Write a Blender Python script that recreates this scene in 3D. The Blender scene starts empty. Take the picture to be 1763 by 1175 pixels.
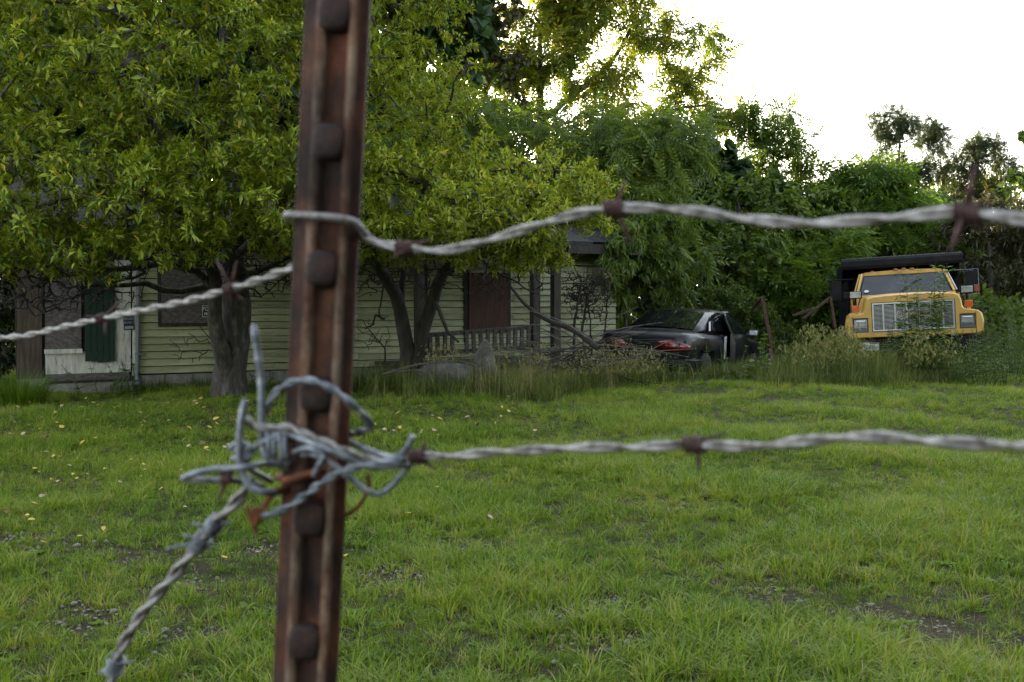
import bpy, bmesh, math, random
import numpy as np
from mathutils import Vector, Matrix, Euler
random.seed(7)
RNG = np.random.default_rng(11)
S = bpy.context.scene
COL = S.collection
R = math.radians

# ---------------------------------------------------------------- camera, sky, sun, exposure
CAM_H = 1.25
PITCH = math.atan(64.5/1714.0)
cd = bpy.data.cameras.new('camera'); cam = bpy.data.objects.new('camera', cd); COL.objects.link(cam)
cam.location = (0, 0, CAM_H); cam.rotation_euler = (math.pi/2-PITCH, 0, 0)
cd.lens = 35; cd.sensor_width = 36; cd.clip_start = 0.02; cd.clip_end = 3000
cd.dof.use_dof = True; cd.dof.focus_distance = 15.5; cd.dof.aperture_fstop = 13; cd.dof.aperture_blades = 7
S.camera = cam
SUN_EL, SUN_AZ = R(9.0), R(-10.0)          # low evening sun behind the trees
w = bpy.data.worlds.new('World'); S.world = w; w.use_nodes = True
nt = w.node_tree
sky = nt.nodes.new('ShaderNodeTexSky'); sky.sky_type = 'NISHITA'; sky.sun_disc = False
sky.sun_elevation = SUN_EL; sky.sun_rotation = SUN_AZ; sky.air_density = 1.0; sky.dust_density = 1.5; sky.ozone_density = 1.2
bg = nt.nodes['Background']; hs_ = nt.nodes.new('ShaderNodeHueSaturation'); hs_.inputs['Saturation'].default_value = .42   # thin evening haze whitens the sky
nt.links.new(sky.outputs[0], hs_.inputs['Color']); nt.links.new(hs_.outputs[0], bg.inputs[0]); bg.inputs[1].default_value = 0.15
sl = bpy.data.lights.new('sun', 'SUN'); so = bpy.data.objects.new('sun', sl); COL.objects.link(so)
sl.energy = 4.2; sl.angle = R(0.5); sl.color = (1.0, 0.84, 0.56)
sdir = Vector((math.sin(SUN_AZ)*math.cos(SUN_EL), math.cos(SUN_AZ)*math.cos(SUN_EL), math.sin(SUN_EL)))
so.rotation_euler = (-sdir).to_track_quat('-Z', 'Y').to_euler(); so.location = (-6, 30, 20)
S.view_settings.view_transform = 'Standard'; S.view_settings.look = 'None'
S.view_settings.gamma = 1; S.view_settings.use_curve_mapping = False
S.view_settings.exposure = 3.12
S.render.engine = 'CYCLES'
S.cycles.max_bounces = 7; S.cycles.diffuse_bounces = 4; S.cycles.glossy_bounces = 3; S.cycles.transmission_bounces = 4
S.cycles.transparent_max_bounces = 8; S.cycles.caustics_reflective = False; S.cycles.caustics_refractive = False
S.cycles.use_denoising = True; S.cycles.sample_clamp_indirect = 6

# ---------------------------------------------------------------- helpers
def P(px, py, Y):
    """world point seen at photo pixel (px,py) at forward distance Y"""
    x = (px-881.5)/1714.0; y = (587.5-py)/1714.0
    cp, sp = math.cos(PITCH), math.sin(PITCH)
    dy = cp + y*sp; dz = -sp + y*cp; t = Y/dy
    return Vector((x*t, Y, CAM_H+dz*t))
def G(px, py):
    x = (px-881.5)/1714.0; y = (587.5-py)/1714.0
    cp, sp = math.cos(PITCH), math.sin(PITCH)
    dy = cp + y*sp; dz = -sp + y*cp; t = -CAM_H/dz
    return Vector((x*t, dy*t, 0))
def GX(px, Y): return Vector(((px-881.5)/1714.0*Y, Y, 0))

def tag(o, label=None, cat=None, group=None, kind=None):
    if label: o['label'] = label
    if cat: o['category'] = cat
    if group: o['group'] = group
    if kind: o['kind'] = kind
    return o
def thing(name, label, cat, loc=(0, 0, 0), rot=(0, 0, 0), group=None):
    o = bpy.data.objects.new(name, None); COL.objects.link(o); o.empty_display_size = .2
    o.location = loc; o.rotation_euler = rot
    return tag(o, label, cat, group)
def link(name, me, parent=None, mat=None, loc=None, rot=None):
    o = bpy.data.objects.new(name, me); COL.objects.link(o)
    if parent is not None: o.parent = parent
    if mat is not None and len(me.materials) == 0: me.materials.append(mat)
    if loc is not None: o.location = loc
    if rot is not None: o.rotation_euler = rot
    return o
def np_mesh(name, V, T, tint=None, smooth=False):
    """big triangle mesh from arrays"""
    V = np.asarray(V, np.float32); T = np.asarray(T, np.int32)
    me = bpy.data.meshes.new(name)
    me.vertices.add(len(V)); me.vertices.foreach_set('co', V.ravel())
    me.loops.add(T.size); me.loops.foreach_set('vertex_index', T.ravel())
    me.polygons.add(len(T)); k = T.shape[1]
    me.polygons.foreach_set('loop_start', np.arange(0, T.size, k, dtype=np.int32))
    if smooth: me.polygons.foreach_set('use_smooth', np.ones(len(T), bool))
    if tint is not None:
        a = me.attributes.new('tint', 'FLOAT', 'POINT'); a.data.foreach_set('value', np.asarray(tint, np.float32))
    me.update(); me.validate(); return me
class MB:
    def __init__(s): s.v = []; s.f = []
    def add(s, vs, fs):
        n = len(s.v); s.v += [tuple(p) for p in vs]; s.f += [tuple(i+n for i in f) for f in fs]; return s
    def box(s, c, d, rot=None, taper=1.0):
        hx, hy, hz = d[0]/2, d[1]/2, d[2]/2
        vs = [Vector((sx*hx*(taper if sz > 0 else 1), sy*hy*(taper if sz > 0 else 1), sz*hz)) for sz in (-1, 1) for sy in (-1, 1) for sx in (-1, 1)]
        if rot is not None:
            m = Euler(rot).to_matrix() if not isinstance(rot, Matrix) else rot
            vs = [m @ v for v in vs]
        c = Vector(c)
        return s.add([v+c for v in vs], [(0, 2, 3, 1), (4, 5, 7, 6), (0, 1, 5, 4), (2, 6, 7, 3), (0, 4, 6, 2), (1, 3, 7, 5)])
    def b2(s, lo, hi):
        return s.box([(a+b)/2 for a, b in zip(lo, hi)], [b-a for a, b in zip(lo, hi)])
    def bar(s, a, b, wd, th=None, up=(0, 0, 1)):
        a, b = Vector(a), Vector(b); th = th or wd; y = (b-a); L = y.length; y.normalize()
        x = y.cross(Vector(up))
        if x.length < 1e-4: x = y.cross(Vector((1, 0, 0)))
        x.normalize(); z = x.cross(y)
        return s.box((a+b)/2, (wd, L, th), Matrix((x, y, z)).transposed())
    def tube(s, pts, rad, n=6, cap=True):
        pts = [Vector(p) for p in pts]; m = len(pts)
        if not hasattr(rad, '__len__'): rad = [rad]*m
        ref = None; rings = []
        for i in range(m):
            t = (pts[min(i+1, m-1)]-pts[max(i-1, 0)])
            if t.length < 1e-9: t = Vector((0, 0, 1))
            t.normalize()
            if ref is None:
                ref = t.orthogonal().normalized()
            else:
                ref = ref - t*ref.dot(t)
                if ref.length < 1e-6: ref = t.orthogonal()
                ref.normalize()
            bi = t.cross(ref)
            rings.append([pts[i]+(ref*math.cos(2*math.pi*k/n)+bi*math.sin(2*math.pi*k/n))*rad[i] for k in range(n)])
        vs = [v for r in rings for v in r]; fs = []
        for i in range(m-1):
            for k in range(n):
                a = i*n+k; b = i*n+(k+1) % n
                fs.append((a, b, b+n, a+n))
        if cap:
            fs.append(tuple(range(n-1, -1, -1))); fs.append(tuple(range((m-1)*n, m*n)))
        return s.add(vs, fs)
    def loft(s, secs, close=True, cap=True):
        n = len(secs[0]); vs = [v for q in secs for v in q]; fs = []
        for i in range(len(secs)-1):
            for k in range(n if close else n-1):
                a = i*n+k; b = i*n+(k+1) % n
                fs.append((a, b, b+n, a+n))
        if cap and close:
            fs.append(tuple(range(n-1, -1, -1))); fs.append(tuple(range((len(secs)-1)*n, len(secs)*n)))
        return s.add(vs, fs)
    def lathe(s, prof, n=16, axis='x', c=(0, 0, 0)):
        secs = []
        for k in range(n):
            a = 2*math.pi*k/n
            if axis == 'x': secs.append([Vector(c)+Vector((h, r*math.cos(a), r*math.sin(a))) for h, r in prof])
            elif axis == 'y': secs.append([Vector(c)+Vector((r*math.cos(a), h, r*math.sin(a))) for h, r in prof])
            else: secs.append([Vector(c)+Vector((r*math.cos(a), r*math.sin(a), h)) for h, r in prof])
        m = len(prof); vs = [v for q in secs for v in q]; fs = []
        for i in range(n):
            j = (i+1) % n
            for k in range(m-1): fs.append((i*m+k, j*m+k, j*m+k+1, i*m+k+1))
        fs.append(tuple(i*m for i in range(n-1, -1, -1))); fs.append(tuple(i*m+m-1 for i in range(n)))
        return s.add(vs, fs)
    def mesh(s, name, mat=None, smooth=False, bevel=0, origin=None):
        me = bpy.data.meshes.new(name)
        vs = s.v if origin is None else [(p[0]-origin[0], p[1]-origin[1], p[2]-origin[2]) for p in s.v]
        me.from_pydata(vs, [], s.f)
        bm = bmesh.new(); bm.from_mesh(me); bmesh.ops.recalc_face_normals(bm, faces=bm.faces)
        if bevel: bmesh.ops.bevel(bm, geom=list(bm.edges), offset=bevel, segments=2, affect='EDGES', profile=.6)
        bm.to_mesh(me); bm.free()
        if smooth:
            me.polygons.foreach_set('use_smooth', [True]*len(me.polygons))
            if smooth != 2:
                try: me.set_sharp_from_angle(angle=R(40))
                except Exception: pass
        if mat: me.materials.append(mat)
        me.update(); return me
    def build(s, name, mat, parent=None, smooth=False, bevel=0, world=False):
        org = parent.location if (world and parent is not None) else None
        return link(name, s.mesh(name, mat, smooth, bevel, org), parent)

def spline(pts, n=8):
    """Catmull-Rom through points"""
    p = [Vector(q) for q in pts]; p = [p[0]*2-p[1]]+p+[p[-1]*2-p[-2]]; out = []
    for i in range(1, len(p)-2):
        for k in range(n):
            t = k/n; a, b, c, d = p[i-1], p[i], p[i+1], p[i+2]
            out.append(.5*((2*b)+(c-a)*t+(2*a-5*b+4*c-d)*t*t+(3*b-a-3*c+d)*t**3))
    out.append(p[-2]); return out
def resample(pts, step):
    L = [0]
    for a, b in zip(pts, pts[1:]): L.append(L[-1]+(b-a).length)
    n = max(2, int(round(L[-1]/step))+1); out = []; j = 0
    for k in range(n):
        s_ = L[-1]*k/(n-1)
        while j < len(L)-2 and L[j+1] < s_: j += 1
        t = 0 if L[j+1] == L[j] else (s_-L[j])/(L[j+1]-L[j]); out.append(pts[j].lerp(pts[j+1], min(1, t)))
    return out
def cut(o, cutters):
    """difference of a mesh and boxes, applied"""
    tmp = []
    for i, (lo, hi) in enumerate(cutters):
        c = MB().b2(lo, hi).build('cutter', None, o.parent); tmp.append(c)
        m = o.modifiers.new('c%d' % i, 'BOOLEAN'); m.object = c; m.operation = 'DIFFERENCE'; m.solver = 'EXACT'
    bpy.context.view_layer.update()
    ev = o.evaluated_get(bpy.context.evaluated_depsgraph_get())
    me = bpy.data.meshes.new_from_object(ev)
    o.modifiers.clear(); old = o.data; o.data = me; bpy.data.meshes.remove(old)
    for c in tmp: bpy.data.objects.remove(c)
def text(name, body, size, mat, parent, loc, rot, ext=.002, sx=1.0, bold=0.0, align='CENTER'):
    cu = bpy.data.curves.new(name, 'FONT'); cu.body = body; cu.size = size; cu.extrude = ext; cu.align_x = align; cu.align_y = 'CENTER'; cu.offset = bold; cu.resolution_u = 2
    t = bpy.data.objects.new(name, cu); COL.objects.link(t); bpy.context.view_layer.update()
    me = bpy.data.meshes.new_from_object(t.evaluated_get(bpy.context.evaluated_depsgraph_get()))
    bpy.data.objects.remove(t); me.materials.clear(); me.materials.append(mat)
    o = link(name, me, parent, None, loc, rot); o.scale = (sx, 1, 1); return o

# ---------------------------------------------------------------- materials
def newmat(name):
    m = bpy.data.materials.new(name); m.use_nodes = True; n = m.node_tree; return m, n, n.nodes['Principled BSDF']
def ramp(n, fac, stops):
    r = n.nodes.new('ShaderNodeValToRGB'); e = r.color_ramp.elements
    while len(e) < len(stops): e.new(.5)
    for el, (p, c) in zip(e, stops): el.position = p; el.color = (*c, 1)
    n.links.new(fac, r.inputs[0]); return r.outputs[0]
def noise(n, scale, detail=5, rough=.6, stretch=None, coord='Object'):
    tc = n.nodes.new('ShaderNodeTexCoord'); out = tc.outputs[coord]
    if stretch:
        mp = n.nodes.new('ShaderNodeMapping'); mp.inputs['Scale'].default_value = stretch; n.links.new(out, mp.inputs[0]); out = mp.outputs[0]
    t = n.nodes.new('ShaderNodeTexNoise'); t.inputs['Scale'].default_value = scale; t.inputs['Detail'].default_value = detail; t.inputs['Roughness'].default_value = rough
    n.links.new(out, t.inputs[0]); return t.outputs[0]
def bump(n, b, h, strength, dist=.01):
    bp = n.nodes.new('ShaderNodeBump'); bp.inputs['Strength'].default_value = strength; bp.inputs['Distance'].default_value = dist
    n.links.new(h, bp.inputs['Height']); n.links.new(bp.outputs[0], b.inputs['Normal'])
def M(name, stops, scale=8, rough=.6, metal=0, spec=.4, bmp=0, stretch=None, detail=5, dist=.01, coat=0, coord='Object', rr=None):
    """stops: one colour or ramp stops over a noise"""
    m, n, b = newmat(name)
    b.inputs['Roughness'].default_value = rough; b.inputs['Metallic'].default_value = metal; b.inputs['Specular IOR Level'].default_value = spec
    if coat: b.inputs['Coat Weight'].default_value = coat; b.inputs['Coat Roughness'].default_value = .06
    if not hasattr(stops[0], '__len__'): stops = [(.3, tuple(c*.8 for c in stops)), (.7, tuple(min(1, c*1.15) for c in stops))]
    f = noise(n, scale, detail, .65, stretch, coord)
    n.links.new(ramp(n, f, stops), b.inputs['Base Color'])
    if rr: 
        q = ramp(n, f, [(.3, (rr[0],)*3), (.7, (rr[1],)*3)]); n.links.new(q, b.inputs['Roughness'])
    if bmp: bump(n, b, noise(n, scale*2.2, 4, .6, stretch, coord), bmp, dist)
    return m
def leafmat(name, stops, trans=.42, rough=.5, tcol=(1.25, 1.15, .55), spec=.35, patch=0, wide=None):
    m, n, b = newmat(name); out = n.nodes['Material Output']
    at = n.nodes.new('ShaderNodeAttribute'); at.attribute_name = 'tint'; f = at.outputs['Fac']
    if patch:
        ge = n.nodes.new('ShaderNodeNewGeometry'); tn = n.nodes.new('ShaderNodeTexNoise'); tn.inputs['Scale'].default_value = patch; tn.inputs['Detail'].default_value = 3
        n.links.new(ge.outputs['Position'], tn.inputs[0]); nz = tn.outputs[0]
        mm = n.nodes.new('ShaderNodeMath'); mm.operation = 'MULTIPLY_ADD'; mm.inputs[1].default_value = .9; n.links.new(nz, mm.inputs[0])
        sb = n.nodes.new('ShaderNodeMath'); sb.operation = 'SUBTRACT'; n.links.new(f, sb.inputs[0]); sb.inputs[1].default_value = .45
        n.links.new(sb.outputs[0], mm.inputs[2]); f = mm.outputs[0]
    c = ramp(n, f, stops); n.links.new(c, b.inputs['Base Color'])
    b.inputs['Roughness'].default_value = rough; b.inputs['Specular IOR Level'].default_value = spec
    tr = n.nodes.new('ShaderNodeBsdfTranslucent')
    mx = n.nodes.new('ShaderNodeMix'); mx.data_type = 'RGBA'; mx.blend_type = 'MULTIPLY'; mx.inputs[0].default_value = 1; mx.clamp_result = False
    n.links.new(c, mx.inputs[6]); mx.inputs[7].default_value = (*[t*1.25 for t in tcol], 1); n.links.new(mx.outputs[2], tr.inputs[0])
    ms = n.nodes.new('ShaderNodeMixShader'); ms.inputs[0].default_value = trans
    n.links.new(b.outputs[0], ms.inputs[1]); n.links.new(tr.outputs[0], ms.inputs[2]); n.links.new(ms.outputs[0], out.inputs[0]); return m

M_bark = M('bark', [(.3, (.02, .017, .014)), (.55, (.065, .057, .048)), (.75, (.16, .15, .13))], 14, .9, bmp=.8, stretch=(1, 1, .35), dist=.03)
M_barkdark = M('bark_dark', [(.3, (.016, .013, .011)), (.7, (.055, .046, .038))], 12, .9, bmp=.7, stretch=(1, 1, .35), dist=.03)
M_deadwood = M('dead_wood', [(.3, (.05, .042, .036)), (.7, (.16, .14, .125))], 20, .9, bmp=.3)
M_steel = M('galvanised_wire', [(.32, (.07, .06, .052)), (.46, (.21, .195, .18)), (.56, (.32, .30, .28)), (.7, (.45, .43, .41))], 170, .5, .4, bmp=.25, dist=.001)
M_bluewire = M('new_wire', [(.34, (.07, .075, .085)), (.46, (.17, .185, .21)), (.58, (.27, .285, .315)), (.72, (.4, .41, .43))], 150, .45, .4, bmp=.2, dist=.001)
M_barbrust = M('barb_rust', [(.3, (.035, .018, .016)), (.6, (.1, .05, .045)), (.75, (.2, .12, .11))], 150, .8, .1, bmp=.4, dist=.001)
M_rustwire = M('rust_wire', [(.3, (.08, .025, .01)), (.7, (.26, .09, .035))], 120, .85)
M_stud = M('rusted_stud', [(.3, (.012, .008, .007)), (.5, (.035, .017, .013)), (.7, (.075, .033, .022))], 120, .7, bmp=.6, dist=.001)
M_rustbar = M('rust_bar', [(.3, (.03, .017, .013)), (.7, (.10, .052, .038))], 10, .85, bmp=.3)
# t-post: rust with worn pale paint left on the raised ribs (attribute wear)
M_post, n, b = newmat('rusted_post'); b.inputs['Roughness'].default_value = .72; b.inputs['Specular IOR Level'].default_value = .35
c1 = ramp(n, noise(n, 45, 8, .7, (1, 1, .55)), [(.32, (.010, .007, .006)), (.48, (.06, .022, .013)), (.6, (.15, .05, .022)), (.72, (.28, .10, .04))])
c2 = ramp(n, noise(n, 60, 8, .75, (1, 1, .35)), [(.3, (.06, .025, .015)), (.42, (.19, .095, .06)), (.54, (.36, .29, .23)), (.68, (.17, .065, .03))])
at = n.nodes.new('ShaderNodeAttribute'); at.attribute_name = 'tint'
mm = n.nodes.new('ShaderNodeMath'); mm.operation = 'MULTIPLY'; n.links.new(at.outputs['Fac'], mm.inputs[0])
r3 = ramp(n, noise(n, 70, 6, .75, (1, 1, .22)), [(.36, (.1, .1, .1)), (.56, (1, 1, 1))]); n.links.new(r3, mm.inputs[1])
mx = n.nodes.new('ShaderNodeMix'); mx.data_type = 'RGBA'; n.links.new(mm.outputs[0], mx.inputs[0]); n.links.new(c1, mx.inputs[6]); n.links.new(c2, mx.inputs[7])
pt = ramp(n, noise(n, 26, 5, .65, (1, 1, .6)), [(.38, (.24, .22, .21)), (.62, (1.15, 1.0, .9))])
m2 = n.nodes.new('ShaderNodeMix'); m2.data_type = 'RGBA'; m2.blend_type = 'MULTIPLY'; m2.inputs[0].default_value = 1; n.links.new(mx.outputs[2], m2.inputs[6]); n.links.new(pt, m2.inputs[7])
n.links.new(m2.outputs[2], b.inputs['Base Color']); bump(n, b, noise(n, 260, 8, .75), .9, .0012)
# ---------------------------------------------------------------- ground
M_soil, n, b = newmat('soil'); b.inputs['Roughness'].default_value = .95; b.inputs['Specular IOR Level'].default_value = .15
f1 = ramp(n, noise(n, .9, 6, .6), [(.35, (.035, .036, .016)), (.62, (.07, .058, .036))])
f2 = ramp(n, noise(n, 55, 6, .7), [(.35, (.35, .33, .3)), (.7, (1.5, 1.45, 1.4))])
mx = n.nodes.new('ShaderNodeMix'); mx.data_type = 'RGBA'; mx.blend_type = 'MULTIPLY'; mx.inputs[0].default_value = 1
n.links.new(f1, mx.inputs[6]); n.links.new(f2, mx.inputs[7]); at = n.nodes.new('ShaderNodeAttribute'); at.attribute_name = 'tint'   # unmown pasture beyond the yard
pa = ramp(n, noise(n, .35, 8, .7), [(.35, (.035, .06, .014)), (.65, (.075, .10, .026))]); m3 = n.nodes.new('ShaderNodeMix'); m3.data_type = 'RGBA'
n.links.new(at.outputs['Fac'], m3.inputs[0]); n.links.new(mx.outputs[2], m3.inputs[6]); n.links.new(pa, m3.inputs[7]); n.links.new(m3.outputs[2], b.inputs['Base Color'])
bump(n, b, noise(n, 40, 6, .7), .8, .03)
def hgt(x, y):
    return .03*np.sin(x*.9+.4)*np.cos(y*.7)+.02*np.sin(x*2.3+y*1.7)
xs = np.concatenate([[-900, -300, -120, -60], np.arange(-30, 30.1, .5), [60, 120, 300, 900]])
ys = np.concatenate([[-600, -100, -30], np.arange(-4, 40.1, .5), [60, 120, 300, 1200]])
X, Y = np.meshgrid(xs, ys, indexing='ij'); fade = ((np.abs(X) < 28) & (Y > -3) & (Y < 38))
Z = hgt(X, Y)*fade
V = np.stack([X, Y, Z], -1).reshape(-1, 3); ny = len(ys); I = np.arange(len(xs)*ny).reshape(len(xs), ny)
T = np.stack([I[:-1, :-1], I[1:, :-1], I[1:, 1:], I[:-1, 1:]], -1).reshape(-1, 4)
far_ = np.clip((np.hypot(X, Y-12)-20)/8, 0, 1).reshape(-1)
ground = link('ground', np_mesh('ground', V, T, far_, True), None, M_soil); tag(ground, 'soil of the yard under the lawn and trees', kind='structure')

# ---------------------------------------------------------------- vegetation builders
def leaf_template(kind):
    if kind == 'ovate':     # folded, curled oval leaf: 6 triangles
        V = [(0, 0, 0), (0, .5, -.05), (0, 1, -.22), (-.2, .28, .07), (.2, .28, .07), (-.19, .62, .03), (.19, .62, .03)]
        T = [(0, 4, 1), (0, 1, 3), (1, 4, 6), (1, 6, 2), (1, 5, 3), (1, 2, 5)]
    elif kind == 'fold':     # broad folded leaf: 2 triangles
        V = [(0, 0, 0), (-.27, .5, .07), (.27, .5, .07), (0, 1, -.12)]; T = [(0, 2, 3), (0, 3, 1)]
    elif kind == 'slim':     # small curled leaf: 4 triangles
        V = [(0, 0, 0), (-.17, .42, .06), (.17, .42, .06), (0, 1, -.2), (0, .5, -.02)]; T = [(0, 2, 4), (0, 4, 1), (4, 2, 3), (4, 3, 1)]
    elif kind == 'wide':
        V = [(0, 0, 0), (0, .5, -.03), (0, 1, -.2), (-.4, .18, .07), (.4, .18, .07), (-.36, .6, .0), (.36, .6, .0)]
        T = [(0, 4, 1), (0, 1, 3), (1, 4, 6), (1, 6, 2), (1, 5, 3), (1, 2, 5)]
    elif kind == 'lance':
        V = [(0, 0, 0), (-.11, .4, .02), (.11, .4, .02), (0, 1, -.3), (0, .45, -.03)]
        T = [(0, 2, 4), (0, 4, 1), (4, 2, 3), (4, 3, 1)]
    elif kind in ('pinnate', 'feather'):
        V = []; T = []; np_ = 5 if kind == 'pinnate' else 7
        ll = .34 if kind == 'pinnate' else .2; ww = .055 if kind == 'pinnate' else .045
        def z(t): return -.42*t*t if kind == 'pinnate' else -.22*t*t
        for i in range(np_):
            t = .22+.78*i/np_
            for sd in (-1, 1):
                o = len(V); L = ll*(1-.35*abs(t-.55))
                dx, dy, dz = sd*.8, .52, (-.42 if kind == 'pinnate' else -.15)
                V += [(0, t, z(t)), (dx*L*.5-dy*ww*sd*.6, t+dy*L*.5+.8*ww, z(t)+dz*L*.35), (dx*L, t+dy*L, z(t)+dz*L), (dx*L*.5+dy*ww*sd, t+dy*L*.5-.8*ww, z(t)+dz*L*.45)]
                T += [(o, o+1, o+2), (o, o+2, o+3)]
        o = len(V); V += [(0, 1, z(1)), (-.05, 1.14, z(1)-.05), (0, 1.3, z(1)-.16), (.05, 1.14, z(1)-.05)]; T += [(o, o+1, o+2), (o, o+2, o+3)]
        o = len(V); V += [(-.008, 0, 0), (.008, 0, 0), (.005, 1, z(1)), (-.005, 1, z(1)), (-.007, .5, z(.5)), (.007, .5, z(.5))]; T += [(o, o+1, o+5), (o, o+5, o+4), (o+4, o+5, o+2), (o+4, o+2, o+3)]
    elif kind == 'spray':   # a twig end with nine small leaves
        V = []; T = []; r = np.random.default_rng(3)
        for i in range(9):
            t = i/9; a = r.uniform(0, 6.28); o = len(V)
            d = np.array([math.cos(a)*.75, .55, math.sin(a)*.55]); d /= np.linalg.norm(d); L = .42*r.uniform(.7, 1.1)
            s_ = np.cross(d, [0, 0, 1]); s_ /= np.linalg.norm(s_)+1e-6; p = np.array([0, t*.75, 0])
            V += [tuple(p), tuple(p+d*L*.5+s_*L*.24), tuple(p+d*L+np.array([0, 0, -.06])), tuple(p+d*L*.5-s_*L*.24)]; T += [(o, o+1, o+2), (o, o+2, o+3)]
    return np.array(V, np.float32), np.array(T, np.int32)
TEMPL = {k: leaf_template(k) for k in ('ovate', 'fold', 'slim', 'wide', 'lance', 'pinnate', 'feather', 'spray')}
def unit(a): return a/(np.linalg.norm(a, axis=-1, keepdims=True)+1e-9)
def leaf_frames(d, up):
    y = unit(d); x = unit(np.cross(y, up)); z = np.cross(x, y); return x, y, z
def leaf_arrays(pos, d, up, size, kind):
    V, T = TEMPL[kind]; x, y, z = leaf_frames(d, up); n = len(pos)
    W = pos[:, None, :] + size[:, None, None]*(V[None, :, 0, None]*x[:, None]+V[None, :, 1, None]*y[:, None]+V[None, :, 2, None]*z[:, None])
    F = T[None]+(np.arange(n)*len(V))[:, None, None]
    return W.reshape(-1, 3), F.reshape(-1, 3), len(V)
def leaf_object(name, pos, d, up, size, tint, kind, mat, parent=None, origin=None):
    W, F, k = leaf_arrays(pos, d, up, size, kind)
    if origin is not None: W = W-np.asarray(origin)[None]
    return link(name, np_mesh(name, W, F, np.repeat(tint, k)), parent, mat)

def grow(stems, lobes, n_tips, rng, r_tip=.004, step=.22, wob=.10, sag=.0, shell=.35, hollow=None, jit_=.015, pw=.48):
    nodes = []; par = []; rad = []; chains = []
    for st in stems:
        pts = resample(spline([p for p, r in st], 6), step)
        rr = np.interp(np.linspace(0, 1, len(pts)), np.linspace(0, 1, len(st)), [r for p, r in st])
        ids = []
        if nodes:
            arr = np.array(nodes); j = int(np.argmin(np.linalg.norm(arr-np.array(pts[0]), axis=1))); ids.append(j)
        for k, p in enumerate(pts):
            if nodes and k == 0 and ids: continue
            jit = rng.normal(0, .012, 3) if k else np.zeros(3)
            nodes.append(np.array(p)+jit); par.append(ids[-1] if ids else -1); rad.append(rr[k]); ids.append(len(nodes)-1)
        chains.append((ids, True))
    ns = len(nodes)
    vol = np.array([l[1][0]*l[1][1]*l[1][2] for l in lobes])**.8; pick = rng.choice(len(lobes), n_tips, p=vol/vol.sum())
    u = unit(rng.normal(size=(n_tips, 3))); r_ = (shell+(1-shell)*rng.random(n_tips))**.6
    tg = np.array([lobes[i][0] for i in pick])+u*r_[:, None]*np.array([lobes[i][1] for i in pick])
    tg = tg[tg[:, 2] > .25]
    N = np.zeros((ns+len(tg)*30, 3)); N[:ns] = nodes; cnt = ns
    dist = np.min(np.linalg.norm(tg[:, None]-N[None, :ns], axis=2), axis=1)
    tips = []
    for t in tg[np.argsort(dist)]:
        dv = np.linalg.norm(N[:cnt]-t, axis=1); dv = dv+.25*np.maximum(0, N[:cnt, 2]-t[2]); j = int(np.argmin(dv))
        p0 = N[j]; L = np.linalg.norm(t-p0); k = min(28, max(2, int(L/step)))
        perp = rng.normal(size=3)*wob*L; ids = [j]; p1 = np.array([0, 0, sag*L])
        for q in range(1, k+1):
            f = q/k; N[cnt] = p0+(t-p0)*f+(perp+p1)*math.sin(math.pi*f)+rng.normal(0, jit_, 3)
            par.append(ids[-1]); rad.append(0); ids.append(cnt); cnt += 1
        chains.append((ids, False)); tips.append(ids)
    wt = np.zeros(cnt)
    for ids in tips: wt[ids[-1]] += 1
    for i in range(cnt-1, -1, -1):
        if par[i] >= 0: wt[par[i]] += wt[i]
    rad = np.array(rad[:cnt]); rw_ = r_tip*np.maximum(wt, 1)**pw; rad = np.where(rad > 0, np.maximum(rad, np.minimum(rw_, rad*1.15)), np.minimum(rw_, .06))
    for ids, st in chains:          # a limb never starts thicker than what carries it
        pass
    return N[:cnt], rad, chains, tips
def branch_mesh(name, N, rad, chains, mat, parent, origin):
    mb = MB(); o = Vector(origin)
    for ids, st in chains:
        rr = [rad[i] for i in ids]
        if len(rr) > 1: rr[0] = min(rr[0], rr[1]*1.25)
        mx_ = max(rr); n = 10 if mx_ > .07 else 6 if mx_ > .025 else 4 if mx_ > .01 else 3
        mb.tube([Vector(N[i])-o for i in ids], rr, n, cap=False)
    me = mb.mesh(name, mat, 2); return link(name, me, parent)
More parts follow.
